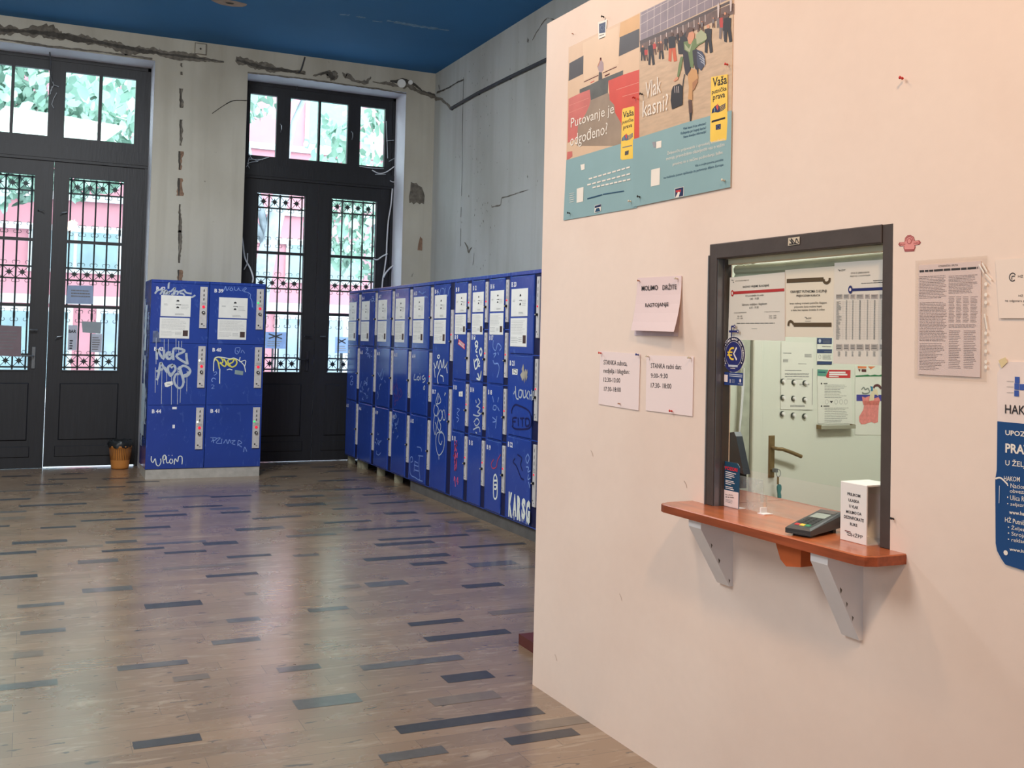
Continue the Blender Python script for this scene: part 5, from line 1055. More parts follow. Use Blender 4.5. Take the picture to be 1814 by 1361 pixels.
m.raw([(.01, .001, .012), (.07, .001, .012), (.07, -.0008, .010), (.01, -.0008, .010)], [(0, 1, 2, 3)], BLACK); m.build('terminal_body', TL, tm)
sl = lambda x, yy, e=.0008: (x, yy, .026 + (yy - .006) * .03 / .173 + e)
m = MB(); m.face([sl(.016, .100), sl(.064, .100), sl(.064, .142), sl(.016, .142)], mat('lcd_screen', (140, 150, 142), .25)); m.face([sl(.012, .148), sl(.068, .148), sl(.068, .177), sl(.012, .177)], mat('paper_slot_cover', (84, 78, 76), .4)); m.build('screen', TL, tm)
for r_ in range(5):
    for c_ in range(3):
        x = .016 + c_ * .0165; yy = .022 + r_ * .0150
        mk = BLACK if r_ else (RED, YELL, mat('green_key', (40, 140, 90), .5))[c_]
        m = MB(); p = [sl(x, yy, .002), sl(x + .0135, yy, .002), sl(x + .0135, yy + .0105, .002), sl(x, yy + .0105, .002)]; q = [sl(x - .001, yy - .001, .0), sl(x + .0145, yy - .001, .0), sl(x + .0145, yy + .0115, .0), sl(x - .001, yy + .0115, .0)]
        m.face(p, mk)
        for k in range(4): m.face([q[k], q[(k + 1) % 4], p[(k + 1) % 4], p[k]], mk)
        m.build('key', TL, tm)
m = MB(); m.tube([(.074, .165, .03), (.092, .180, .022), (.12, .20, .012), (.15, .215, .010)], .004, BLACK, 6); m.build('lead', TL, tm)

# sanitiser dispenser box
sb = thing('sanitiser_box', FT, (1.435, .02, BZ), 'white open-sided sanitiser dispenser box with black lettering at the right end of the shelf', 'dispenser')
SBW = mat('white_plastic', (238, 236, 234), .4, var=.01); m = MB(); x0, x1, y0, y1, z0, z1 = 1.387, 1.486, -.022, .082, BZ, 1.128
m.bbox(x0, x1, y0, y0 + .004, z0, z1, SBW, .0015); m.box(x0, x1, y0 + .004, y1, z1 - .004, z1, SBW); m.box(x0, x1, y0 + .004, y1, z0, z0 + .003, SBW); m.box(x0, x1, y1 - .003, y1, z0 + .003, z1 - .004, SBW); m.box(x0, x0 + .003, y0 + .004, y1 - .003, z0 + .003, z1 - .004, SBW)
m.build('housing', FT, sb)
m = MB(); m.cyl((x0 + .03, y0 + .005, 1.107), (0, 1, 0), .012, .02, SBW, 14); m.cyl((x0 + .045, .03, 1.117), (0, 0, 1), .02, .006, SBW, 16); m.build('nozzle', FT, sb)
b = MB(); y = y0 - .0006; zs_ = zm(1380, 840, 7.558)
for body, l, r, h in (('PRILIKOM', (915, 282), (1087, 318), 40), ('ULASKA', (930, 366), (1072, 396), 40), ('U VLAK', (937, 446), (1062, 474), 40), ('MOLIMO DA', (897, 520), (1103, 560), 40), ('DEZINFICIRATE', (870, 588), (1133, 648), 42), ('RUKE', (950, 688), (1047, 710), 40)): T_(b, zs_, body, l, r, h, y, INKD, .02, s=7.558)
T_(b, zs_, 'HŽPP', (968, 838), (1118, 868), 58, y, INKD, .0, s=7.558)
for s in ([(880, 757), (955, 775), (955, 800)], [(905, 782), (950, 795)], [(915, 812), (958, 825), (958, 790)]): b.stroke(P_(zs_, s, y), .0022, y, INKD if s[0][1] > 760 else mat('dark_red_print', (120, 30, 34), .5), False)
b.build('lettering', FT, sb)

# ------------------------------------------------------------------ inside the booth
DP = mat('pale_green_door_paint', (218, 219, 209), .6, var=.03, scale=2)
d3 = thing('door_3', FD, (1.6, 0, 0), 'pale green inner door of the ticket booth', 'door', kind='structure')
m = MB(); m.bbox(1.144, 2.04, 0, .04, .005, 2.09, DP, .003); dl = m.build('door_leaf', FD, d3)
m = MB(); m.bbox(1.085, 1.140, -.018, .02, 0, 2.15, DP, .004); m.box(1.140, 1.1438, .005, .04, 0, 2.1, HOLED); m.bbox(2.044, 2.10, -.018, .02, 0, 2.15, DP, .004); m.bbox(1.14, 2.044, -.018, .02, 2.095, 2.15, DP, .004)
m.bbox(1.02, 1.075, -.006, .02, 0, TH - .1, mat('worn_grey_trim', (170, 174, 160), .7, var=.15, scale=20), .003); m.build('door_frame', FD, d3)
BRS = mat('aged_brass', (140, 116, 82), .35, .6, var=.15, scale=30)
m = MB(); m.bbox(1.195, 1.232, -.006, 0, .868, 1.070, BRS, .004); m.tube([(1.214, -.004, 1.012), (1.214, -.045, 1.010), (1.24, -.050, 1.008), (1.30, -.048, .990), (1.358, -.046, .970)], .0085, BRS, 10, .0095); m.cyl((1.214, -.006, .905), (0, -1, 0), .009, .012, BRS, 12); m.build('door_handle', FD, dl)
ky = thing('key_ring', FD, (1.225, -.02, .80), 'key in the booth door lock with a teal flip-flop fob', 'keys')
m = MB(); m.box(1.206, 1.222, -.040, -.018, .897, .915, ALU); m.tube([(1.228 + .013 * math.sin(t), -.036, .893 + .018 * math.cos(t)) for t in [i * .524 for i in range(13)]], .0016, ALU, 5); m.box(1.222, 1.232, -.036, -.033, .84, .876, BRS); m.build('key', FD, ky)
m = MB(); m.prism([(1.232 + sx * w_, .768 + h_) for sx, w_, h_ in ((1, .006, 0), (1, .011, .008), (1, .010, .022), (1, .007, .034), (1, .012, .05), (1, .011, .064), (1, .005, .072), (-1, .005, .072), (-1, .012, .062), (-1, .012, .048), (-1, .008, .03), (-1, .007, .012), (-1, .004, 0))], -.042, -.034, mat('teal_rubber', (66, 122, 124), .6)); m.build('flip_flop_fob', FD, ky)
zd = zm(1380, 620, 8.505)
for r_ in range(3):
    for c_ in range(3):
        px_, py_ = zd(((86, 252, 418), (84, 246, 414), (80, 244, 414))[r_][c_], ((472, 490, 500), (718, 732, 750), (965, 985, 1000))[r_][c_]); q = FD.p(px_, py_, -.02)
        m = MB(); m.cyl((q[0], -.0032, q[1]), (0, -1, 0), .0125, .004, mat('dark_hook_metal', (70, 76, 70), .4, .4), 14); m.cyl((q[0] + .004, -.007, q[1] - .001), (0, -1, 0), .0095, .009, WHT, 14, .007)
        rown = ('top', 'middle', 'bottom')[r_]; coln = ('left', 'centre', 'right')[c_]
        o = tag(m.build('wall_hook', FD, origin=(q[0], -.004, q[1])), 'small round key hook on the booth door, %s row, %s' % (rown, coln), 'hook', 'key hooks on the booth door')
PG = mat('pale_green_paper', (224, 222, 214), .8, var=.01)  # even pale tone of the paper itself
def dn(nm, pts, m_, lb, y=-.002, cat='notice'): return notice(FD, nm, [FD.p(*zd(a, b), y) for a, b in pts], y, m_, lb, cat)
o = dn('key_list_sheet', [(35, -120), (520, -108), (508, 905), (25, 895)], PG, 'pale printed sheet under the key hooks on the booth door', -.003)
b = MB(); y = -.0036
for l, r, n_, dark in (((65, 60), (190, 38), 1, 1), ((60, 185), (140, 140), 4, 0), ((385, 115), (495, 62), 4, 1), ((290, 218), (415, 205), 1, 1), ((90, 318), (345, 303), 1, 1), ((90, 380), (465, 350), 2, 0), ((90, 412), (455, 396), 1, 0), ((120, 446), (362, 432), 1, 0), ((310, 535), (460, 510), 2, 1), ((340, 560), (440, 550), 1, 1), ((170, 862), (400, 830), 3, 0), ((300, 912), (470, 900), 1, 0)):
    u, v = FD.p(*zd(*l), y), FD.p(*zd(*r), y); bars(b, u[0], v[0], v[1], u[1], n_, y, INK, .45, .05)
u, v = FD.p(*zd(508, 282), y), FD.p(*zd(498, 830), y); b.stroke([u, v], .003, y, INK, False); b.build('printed_text', FD, o)
o = dn('rules_notice', [(575, 290), (1085, 300), (1105, 1112), (588, 1115)], PG, 'notice with green and red header band on the booth door')
b = MB(); y = -.0028
b.poly([FD.p(*zd(a, b_), y) for a, b_ in ((580, 292), (745, 300), (705, 400), (580, 392))][::-1], y, mat('sea_green_print', (90, 150, 132), .6)); b.poly([FD.p(*zd(a, b_), y) for a, b_ in ((752, 300), (1078, 305), (1075, 425), (725, 422), (705, 398))][::-1], y, RED)
for l, r, t in (((755, 340), (1002, 342), .011), ((755, 372), (1030, 374), .010), ((755, 402), (900, 406), .006)): b.stroke([FD.p(*zd(*l), y - .0003), FD.p(*zd(*r), y - .0003)], t * .75, y - .0003, PAPER, False)
b.stroke([FD.p(*zd(590, 335), y), FD.p(*zd(700, 338), y)], .005, y - .0003, TEAL, False)
for l, r, n_ in (((685, 730), (1025, 520), 9), ((685, 1100), (1050, 862), 9)): u, v = FD.p(*zd(*l), y), FD.p(*zd(*r), y); bars(b, u[0], v[0], v[1], u[1], n_, y, INK, .22, .35)
for q in ((640, 508), (640, 848)): p_ = FD.p(*zd(*q), y); b.disc(*p_, .0045, y, INKD, 10)
p_ = FD.p(*zd(790, 782), y); b.poly([(p_[0] - .011, p_[1] + .004), (p_[0], p_[1] - .008), (p_[0] + .011, p_[1] + .004)], y, INKD)
for l, r in (((672, 508), (730, 508)), ((672, 848), (760, 848))): b.stroke([FD.p(*zd(*l), y), FD.p(*zd(*r), y)], .004, y, INKD, False)
for cx_ in (720, 860, 935, 1008): p_ = FD.p(*zd(cx_, 784), y); b.stroke([(p_[0] + .010 * math.cos(t), p_[1] + .011 * math.sin(t)) for t in [i * .63 for i in range(11)]], .0010, y, INK)
b.build('printed_text', FD, o)
m = MB(); u, v = FD.p(*zd(582, 1190), -.01), FD.p(*zd(1098, 1120), -.01); m.box(u[0], v[0], -.035, -.001, u[1], u[1] + .004, BRS); m.box(u[0], v[0], -.037, -.034, u[1], v[1] - .002, mat('grey_tray', (150, 146, 130), .5)); m.box(u[0], u[0] + .004, -.034, -.001, u[1] + .004, v[1], BRS); m.box(v[0] - .004, v[0], -.034, -.001, u[1] + .004, v[1], BRS)
tag(m.build('paper_tray', FD, origin=(u[0], -.002, u[1])), 'narrow grey letter tray below the red-headed notice on the booth door', 'tray')
o = notice(FD, 'leaflet_strip', [FD.p(*zr_(a, b_), -.002) for a, b_ in ((355, 978), (520, 978), (514, 1275), (352, 1272))], -.002, PG, 'narrow leaflet with navy bands on the booth door', 'leaflet')
b = MB(); y = -.0028; NVD = mat('slate_navy_print', (46, 62, 104), .6)
for ya, yb in ((982, 1050), (1106, 1150), (1238, 1274)): b.poly([FD.p(*zr_(a, b_), y) for a, b_ in ((356, ya), (519, ya + 2), (517, yb + 1), (354, yb))][::-1], y, NVD)
for l, r, n_ in (((410, 1085), (510, 1068), 1), ((415, 1220), (512, 1165), 4), ((430, 1140), (510, 1125), 1), ((420, 1040), (500, 1000), 3)): u, v = FD.p(*zr_(*l), y), FD.p(*zr_(*r), y); bars(b, u[0], v[0], v[1], u[1], n_, y - .0003, INK, .35, .1)
p_ = FD.p(*zr_(385, 1190), y); b.stroke([(p_[0] + .007 * math.cos(t), p_[1] + .010 * math.sin(t)) for t in [i * .63 for i in range(11)]], .0012, y, INKD); p_ = FD.p(*zr_(385, 1015), y); b.disc(*p_, .008, y - .0004, PAPERC, 10, .010)
b.build('printed_text', FD, o)
o = dn('childs_drawing', [(1150, 240), (1680, 240), (1680, 1285), (1145, 1280)], PG, "child's drawing of a girl with blue bows above a pink stocking", cat='drawing')
b = MB(); y = -.0028; dpol = lambda pts, m_, e=0: b.poly([FD.p(*zd(a, b_), y - e) for a, b_ in pts][::-1], y - e, m_)
GRN = mat('green_crayon', (46, 120, 76), .8, var=.1); BLU = mat('violet_blue_crayon', (70, 66, 150), .8, var=.1); PNK = mat('pink_crayon', (226, 136, 132), .8, var=.12, scale=60); SKN = mat('skin_crayon', (224, 206, 176), .8); BOW = mat('blue_crayon', (58, 128, 160), .8); HR = mat('brown_crayon', (92, 46, 48), .8); ORC = mat('orange_crayon', (222, 130, 86), .8)
dpol([(1155, 388), (1260, 380), (1340, 372), (1370, 385), (1440, 372), (1500, 382), (1560, 368), (1680, 378), (1680, 398), (1155, 406)], GRN); dpol([(1168, 675), (1680, 680), (1680, 772), (1168, 770)], BLU)
dpol([(1250, 705), (1300, 720), (1360, 695), (1410, 740), (1500, 710), (1525, 760), (1505, 810), (1490, 1090), (1440, 1108), (1395, 1085), (1290, 1120), (1240, 1122), (1210, 1080), (1205, 1010), (1235, 960), (1270, 900), (1282, 830), (1262, 790)], PNK, .0003)
dpol([(1262, 770), (1515, 770), (1505, 830), (1272, 830)], mat('dusty_pink_crayon', (206, 112, 104), .8, var=.2, scale=60), .0006)
dpol([(1370, 680), (1360, 770), (1430, 760), (1440, 660), (1500, 700), (1480, 600), (1430, 590), (1400, 640)], SKN, .0009)
b.stroke([FD.p(*zd(a, b_), y) for a, b_ in ((1425, 575), (1440, 545), (1475, 532), (1510, 545), (1540, 585))], .012, y - .0012, HR)
for q in ((1395, 580), (1558, 600)): dpol([(q[0] - 22, q[1] - 35), (q[0] + 18, q[1] - 25), (q[0] + 22, q[1] + 35), (q[0] - 15, q[1] + 42), (q[0] - 5, q[1])], BOW, .0014)
b.stroke([FD.p(*zd(a, b_), y) for a, b_ in ((1240, 600), (1275, 565), (1300, 600), (1340, 580), (1360, 640), (1290, 660), (1250, 640))], .006, y - .0008, mat('grey_pencil', (130, 136, 132), .8))
dpol([(1340, 250), (1455, 250), (1385, 292)], ORC, .0003); dpol([(1185, 245), (1320, 250), (1315, 282), (1190, 280)], ORC, .0003); dpol([(1195, 290), (1230, 292), (1215, 335)], HR, .0004); dpol([(1245, 290), (1315, 292), (1315, 335), (1245, 330)], HR, .0004)
b.build('crayon_drawing', FD, o)
m = MB(); pm = P_(zm(1240, 640, 5.04), [(250, 640), (305, 632), (322, 672), (392, 1012), (250, 960)], .35); m.prism(pm, .35, .38, mat('navy_black_screen_back', (40, 46, 58), .4))
m.box(pm[4][0] + .02, pm[4][0] + .06, .36, .39, BZ, pm[4][1], BLACK)
tag(m.build('monitor', FT, origin=(pm[4][0], .36, BZ)), 'slanted dark monitor back at the left edge inside the booth', 'monitor')
for pts, nm in ((((378, 222), (372, 330), (360, 500), (345, 700), (310, 880)), 'grey cable hanging inside the booth beside the dark monitor'), (((392, 60), (390, 200), (375, 420), (352, 640)), 'thin white cable on the booth end wall')):
    m = MB(); zc_ = zm(1240, 640, 5.04); q_ = [FD.p(*zc_(*p), -.01) for p in pts]; m.tube([(x, -.01, z) for x, z in q_], .004, WIRE, 6); tag(m.build('booth_cable', FD, origin=(q_[0][0], -.01, q_[0][1])), nm, 'cable')
# ------------------------------------------------------------------ posters and notices on the ticket wall
zA8 = zm(990, 60, 7.56); zA9 = zm(990, 220, 7.56); zP1 = zm(960, 0, 5.04); zP2 = zm(960, 190, 5.04)
def FTp(z, pts, y): return [FT.p(*z(a, b), y) for a, b in pts]
YP = -.004
BEI = mat('poster_beige', (222, 190, 160), .45, var=.03); TEA = mat('poster_teal', (146, 180, 186), .35, var=.06, scale=4, coat=.3); YC = mat('poster_yellow', (246, 206, 84), .45); DGR = mat('poster_dark_grey', (74, 68, 70), .45, var=.1); MGR = mat('poster_grey_green', (92, 92, 88), .45, var=.2, scale=14)
PKW = mat('poster_faded_red', (206, 112, 104), .45, var=.12, scale=8); GRD = mat('poster_taupe', (158, 138, 120), .45, var=.15, scale=9); RDP = mat('poster_red', (214, 78, 62), .45, var=.08, scale=8); TAN = mat('poster_tan', (214, 168, 112), .45); NV = mat('poster_navy', (26, 40, 84), .45); WHP = mat('poster_white', (240, 232, 222), .5)
def poster(x0, x1, z0, z1, label):
    t = thing('wall_poster', FT, ((x0 + x1) / 2, -.003, z0), label, 'poster', 'travel posters pinned above the ticket window')
    m = MB(); n = 10; vs = []; 
    for j in range(2):
        for i in range(n + 1): vs.append((x0 + (x1 - x0) * i / n, -.0025, z0 + (z1 - z0) * j))
    m.raw(vs + [(a, -.0005, c) for a, b_, c in vs], [(i, i + 1, n + 2 + i, n + 1 + i) for i in range(n)] + [(0, n + 1, 3 * n + 3, 2 * n + 2), (n, 3 * n + 2, 4 * n + 3, 2 * n + 1)] + [(i, 2 * n + 2 + i, 2 * n + 3 + i, i + 1) for i in range(n)], BEI)
    s = m.build('poster_sheet', FT, t); return t, s
class Lay:
    def __init__(s, z): s.m = MB(); s.e = 0; s.z = z
    def p(s, pts, mt, z=None): s.e += 1; y = -.0027 - .00002 * s.e; s.m.poly(FTp(z or s.z, pts, y)[::-1], y, mt); return s
    def r(s, x0, z0, x1, z1, mt): s.e += 1; y = -.0027 - .00002 * s.e; s.m.poly([(x0, z0), (x1, z0), (x1, z1), (x0, z1)], y, mt); return s
    def s(s, pts, w, mt, z=None, sm=False): s.e += 1; y = -.0027 - .00002 * s.e; s.m.stroke(FTp(z or s.z, pts, y), w, y, mt, sm); return s
    def t(s, body, l, r, h, mt, z=None, sc=7.56, bold=0.0): s.e += 1; y = -.0027 - .00002 * s.e; z = z or s.z; ptext(s.m, FT, body, z(*l), z(*r), h / sc, y, mt, bold); return s
PX0, PXM, PX1, PZ0, PZ1 = -.277, .281, .848, 2.020, 2.757
def hand(L, z, cx_, cy_, s, mt):
    P = lambda pts: [(cx_ + a * s, cy_ + b_ * s) for a, b_ in pts]
    L.p(P([(-75, 40), (-70, 0), (-40, -40), (-10, -60), (10, -40), (15, 10), (0, 30), (-40, 28)]), mt, z)
    for k in range(4): L.s(P([(0, 20 - k * 14), (40, 5 - k * 17), (75, -25 - k * 14)]), .0032 * s, mt, z, True)
    L.p(P([(-30, -30), (-10, -70), (0, -30), (-8, 10)]), RDP, z); L.s(P([(-45, -20), (-42, 20)]), .0035 * s, TEA, z)
def stars(L, z, cx_, cy_, r, m_): 
    for k in range(12): L.p([(cx_ + r * math.cos(k * .5236) + dx, cy_ + r * 1.15 * math.sin(k * .5236) + dy) for dx, dy in ((-r * .13, 0), (0, -r * .13), (r * .13, 0), (0, r * .13))], m_, z)
# left poster
t, s_ = poster(PX0, PXM, PZ0, PZ1, 'left travel poster reading Putovanje je odgođeno with red and grey shapes')
L = Lay(zA8)
L.p([(320, 125), (500, 30), (800, -110), (800, 400), (595, 520), (535, 520), (335, 630)], mat('poster_light_beige', (228, 198, 168), .45, var=.02))
L.p([(140, 395), (330, 290), (325, 535), (130, 632)], DGR).p([(815, 42), (1078, -90), (1075, 175), (803, 303)], DGR).p([(700, 205), (872, 120), (870, 255), (690, 335)], TAN, zP1)
L.s([(335, 645), (530, 555)], .0035, HR).s([(590, 525), (775, 440)], .0035, HR).s([(615, 567), (680, 535)], .006, HR).s([(425, 655), (475, 630)], .004, RDP)
L.p([(130, 870), (275, 800), (415, 740), (430, 885), (410, 960), (360, 1070), (255, 1230), (250, 1400), (118, 1460)], PKW)
L.p([(425, 880), (655, 785), (760, 940), (840, 1060), (835, 1500), (240, 1500), (255, 1230), (360, 1070), (410, 960)], GRD)
L.p([(278, 745), (415, 685), (530, 625), (580, 602), (860, 488), (858, 552), (662, 628), (655, 790), (560, 832), (428, 888), (415, 745), (278, 797)], MGR)
L.p([(662, 628), (870, 545), (1076, 478), (1076, 1700), (840, 1480), (835, 1200), (755, 1060), (740, 950), (680, 885)], RDP)
for a, b_ in (((770, 750), (1070, 650)), ((850, 840), (1070, 780)), ((140, 960), (400, 860)), ((135, 1060), (380, 960))): L.s([a, b_], .0018, mat('poster_pink_line', (226, 150, 134), .45))
L.p([(540, 390), (570, 345), (598, 392), (600, 480), (572, 518), (540, 512), (514, 440)], mat('lilac_coat', (172, 148, 152), .5)).p([(536, 512), (576, 516), (580, 604), (530, 622)], DGR).p([(546, 350), (552, 318), (570, 320), (570, 352), (556, 362)], HR).s([(520, 440), (545, 375), (556, 345)], .006, mat('figure_skin', (182, 112, 84), .5))
q0 = FT.p(*zA9(100, 480), 0); q1 = FT.p(*zA9(1020, 210), 0)
L.p([(100, 482), (1045, 198), (1045, 1120), (60, 1290)], TEA, zA9)
L.p([(112, 372), (178, 362), (180, 430), (130, 470), (106, 480)], PKW, zA9)
L.p([(500, 200), (582, 172), (568, 325), (505, 352)], WHP, zP1).p([(510, 215), (568, 195), (565, 290), (511, 300)], NV, zP1)
stars(L, zP1, 538, 248, 17, PAPERC); L.s([(512, 322), (556, 305)], .0022, INKD, zP1).s([(512, 348), (562, 328)], .0028, INKD, zP1)
L.p([(848, 1020), (862, 1000), (1000, 968), (1012, 980), (1005, 1640), (990, 1670), (845, 1690), (825, 1670)], YC)
L.t('Vaša', (857, 1130), (1002, 1092), 82, INKD, bold=.02).t('putnička', (850, 1222), (998, 1182), 62, INKD, bold=.02).t('prava', (862, 1298), (980, 1262), 54, INKD, bold=.02)
hand(L, zA9, 915, 190, 1.0, mat('slate_hand', (92, 106, 132), .5)); L.s([(850, 315), (980, 285)], .004, INK, zA9).p([(885, 366), (936, 350), (932, 405), (883, 418)], DGR, zA9); stars(L, zA9, 909, 385, 14, PAPERC)
L.t('Putovanje je', (158, 1300), (737, 1105), 165, WHP).t('odgođeno?', (148, 345), (650, 178), 200, WHP, zA9)
L.p([(240, 865), (330, 840), (325, 1035), (238, 1055)], WHP, zA9).p([(290, 545), (345, 530), (345, 605), (300, 618)], WHP, zA9)
for l, r in (((400, 735), (965, 570)), ((380, 815), (970, 660)), ((450, 850), (970, 735))):
    for k in range(9): f0 = k / 9; f1 = f0 + .085; L.s([(l[0] + (r[0] - l[0]) * f0, l[1] + (r[1] - l[1]) * f0), (l[0] + (r[0] - l[0]) * f1, l[1] + (r[1] - l[1]) * f1)], .006, WHP, zA9)
L.s([(380, 1000), (580, 945)], .005, TEAL, zA9).s([(590, 940), (870, 895)], .004, TEAL, zA9)
for k in range(5): L.s([(140, 935 + k * 28), (205, 920 + k * 28)], .0015, WHP, zA9)
L.p([(480, 1090), (566, 1068), (560, 1165), (476, 1190)], WHP, zA9).p([(482, 1095), (564, 1072), (562, 1105), (480, 1125)], NV, zA9).p([(482, 1180), (500, 1130), (540, 1120), (555, 1165)], TEAL, zA9)
L.m.build('poster_print', FT, t)
# right poster
t, s_ = poster(PXM, PX1, PZ0, PZ1, 'right travel poster reading Vlak kasni with a running traveller and wheeled bag')
zR = zm(1120, 0, 6.479); zR2 = zm(1120, 200, 8.505); L = Lay(zR)
PAV = mat('poster_paving', (204, 176, 148), .45, var=.12, scale=14, stretch=(1, 1, 5)); GLZ = mat('poster_glazing', (138, 124, 134), .45, var=.12, scale=12); BM = mat('poster_dark_beam', (84, 68, 66), .45); SHF = mat('poster_shopfront', (108, 84, 76), .45, var=.3, scale=40); MUL = mat('poster_mullion', (206, 190, 188), .45)
L.r(PXM + .001, PZ0 + .2, PX1 - .001, PZ1 - .001, PAV)
zt = FT.p(*zR(100, 130), 0)[1]
pA, pB = FT.p(*zR(92, 478), 0), FT.p(*zR(1165, -30), 0)
# glazed facade: from the poster top down to its slanting beam
L.e += 1; y = -.0027 - .00002 * L.e; L.m.poly([(pA[0], pA[1]), (PX1 - .02, pB[1] - .0), (PX1 - .02, PZ1 - .001), (PXM + .001, PZ1 - .001)], y, GLZ)
L.e += 1; y = -.0027 - .00002 * L.e
for k in range(13):
    f = k / 12; xx = PXM + .006 + (PX1 - .03 - PXM) * f; zb = pA[1] + (pB[1] - pA[1]) * f; L.m.stroke([(xx, zb), (xx, PZ1 - .002)], .0016 if k % 2 else .003, y, MUL, False)
for dz in (.035, .085, .13, .175):
    L.m.stroke([(PXM + .003, min(PZ1 - .002, pA[1] + dz * .75)), (PX1 - .024, min(PZ1 - .002, pB[1] + dz))], .0018, y - .00001, MUL, False)
L.e += 2
L.p([(85, 470), (480, 300), (890, 108), (1130, 5), (1130, 35), (900, 142), (480, 345), (90, 512)], BM)
L.p([(90, 512), (480, 345), (900, 142), (1165, 35), (1165, 160), (900, 265), (480, 470), (88, 600)], SHF)
for k in range(11): f = k / 11; xx = 200 + 700 * f; yy = 460 - 320 * f; L.s([(xx, yy), (xx + 2, yy + 100 - 20 * f)], .004, MUL)
crd = random.Random(21)
CB = [mat('crowd_black', (44, 38, 42), .5), mat('crowd_brown', (96, 68, 58), .5), mat('crowd_red', (190, 66, 60), .5), mat('crowd_grey', (120, 110, 112), .5), mat('crowd_orange', (206, 96, 60), .5)]; SK = mat('poster_skin', (214, 150, 118), .5)
def walker(x, y0, h, top, leg, z=zR):
    w = h * .13; L.p([(x - w, y0 + h * .18), (x, y0 + h * .13), (x + w, y0 + h * .16), (x + w * .9, y0 + h * .55), (x - w * .8, y0 + h * .57)], top, z)
    L.p([(x - w * .8, y0 + h * .55), (x, y0 + h * .54), (x - w * .2, y0 + h), (x - w * .9, y0 + h * .97)], leg, z); L.p([(x, y0 + h * .54), (x + w * .9, y0 + h * .52), (x + w * 1.3, y0 + h * .96), (x + w * .5, y0 + h)], leg, z)
    L.p([(x + w * .45 * math.cos(k), y0 + h * .07 + h * .075 * math.sin(k)) for k in (0, 1, 2, 3, 4, 5)], SK if crd.random() < .5 else CB[1], z)
for x, y0, h, a, b_ in ((120, 520, 180, 0, 0), (158, 550, 150, 2, 1), (215, 480, 270, 0, 0), (255, 480, 150, 2, 1), (330, 470, 210, 1, 0), (385, 420, 160, 0, 0), (455, 370, 340, 0, 4), (520, 380, 120, 0, 0), (560, 350, 130, 1, 0), (300, 480, 120, 1, 1), (870, 280, 330, 0, 0), (930, 200, 120, 3, 1), (1030, 160, 290, 2, 3), (1065, 140, 220, 1, 0), (1092, 155, 330, 0, 0), (985, 190, 130, 3, 3), (800, 240, 120, 3, 1), (760, 260, 110, 1, 1)): walker(x, y0, h, CB[a], CB[b_])
L.p([(975, 60), (990, 25), (1002, 70), (995, 200), (980, 200)], MUL).p([(1118, 10), (1132, -20), (1145, 10), (1138, 130), (1124, 130)], MUL)
GJ = mat('green_jumper', (110, 130, 84), .5); GL2 = mat('pale_green_scarf', (170, 176, 142), .5); DV = mat('dark_waistcoat', (52, 44, 54), .5); TR = mat('tan_trousers', (206, 156, 104), .5); SC = mat('blue_striped_scarf', (66, 70, 92), .5, var=.2)
L.p([(520, 500), (560, 430), (620, 360), (650, 310), (700, 330), (690, 480), (590, 620), (530, 620)], CB[0])
L.p([(590, 480), (650, 470), (760, 430), (840, 380), (860, 430), (830, 480), (760, 520), (720, 560), (700, 780), (640, 760), (600, 640)], GJ)
L.p([(730, 400), (790, 340), (850, 390), (855, 450), (800, 480), (740, 510)], GL2).p([(600, 500), (650, 560), (690, 480), (660, 600), (610, 570)], GL2)
L.p([(555, 650), (585, 650), (560, 800), (530, 890), (515, 880), (530, 760)], GJ).p([(510, 880), (532, 890), (520, 915), (480, 938), (472, 925)], SK)
L.p([(580, 560), (640, 600), (670, 780), (655, 890), (610, 850), (590, 740)], DV).p([(690, 580), (740, 560), (760, 700), (755, 850), (720, 780), (700, 700)], DV)
L.p([(740, 570), (800, 590), (830, 640), (840, 730), (790, 812), (750, 770), (740, 680)], SC)
for k in range(4): L.s([(750 + k * 12, 600 + k * 35), (800 + k * 8, 640 + k * 32), (830, 690 + k * 25)], .0022, PAPERC, None, True)
L.p([(630, 430), (650, 370), (690, 355), (715, 390), (710, 440), (670, 510), (645, 500)], SK).p([(610, 420), (625, 350), (660, 310), (700, 330), (690, 360), (650, 375), (632, 440)], CB[1])
L.p([(635, 860), (680, 790), (740, 800), (755, 890), (740, 950), (705, 960), (690, 1060), (690, 1150), (640, 1140), (650, 1000)], TR).p([(690, 950), (745, 900), (750, 940), (710, 1030), (692, 1040)], mat('tan_shadow_trousers', (176, 124, 84), .5))
L.p([(642, 1150), (682, 1150), (690, 1290), (670, 1361), (650, 1290)], CB[1]).p([(655, 1300), (685, 1290), (672, 1420), (662, 1420)], CB[0])
L.s([(600, 850), (585, 930), (580, 990)], .005, CB[0]).p([(450, 1040), (470, 990), (540, 960), (580, 990), (578, 1200), (455, 1255), (440, 1150)], CB[0])
for xx in (485, 510, 530): L.s([(xx, 990), (xx + 5, 1065)], .003, MUL)
L.p([(10, 400), (430, 268), (760, 160), (1170, 45), (1500, -38), (1480, 1120), (10, 1420)], TEA, zR2)
L.p([(905, 885), (1095, 850), (1092, 1400), (1082, 1600), (1070, 1612), (905, 1635), (893, 1620)], YC)
L.e += 1; L.p([(1190, -60), (1430, -110), (1420, 255), (1395, 285), (1200, 330), (1172, 310)], YC, zR2)
L.t('Vaša', (922, 1002), (1086, 962), 105, INKD, sc=6.479, bold=.02).t('putnička', (912, 1098), (1082, 1052), 68, INKD, sc=6.479, bold=.02).t('prava', (925, 1172), (1064, 1136), 66, INKD, sc=6.479, bold=.02)
hand(L, zR, 990, 1260, 1.05, NV); L.s([(1195, 135), (1400, 75)], .0065, INKD, zR2).p([(1258, 180), (1334, 165), (1332, 245), (1258, 258)], NV, zR2); stars(L, zR2, 1296, 212, 22, PAPERC)
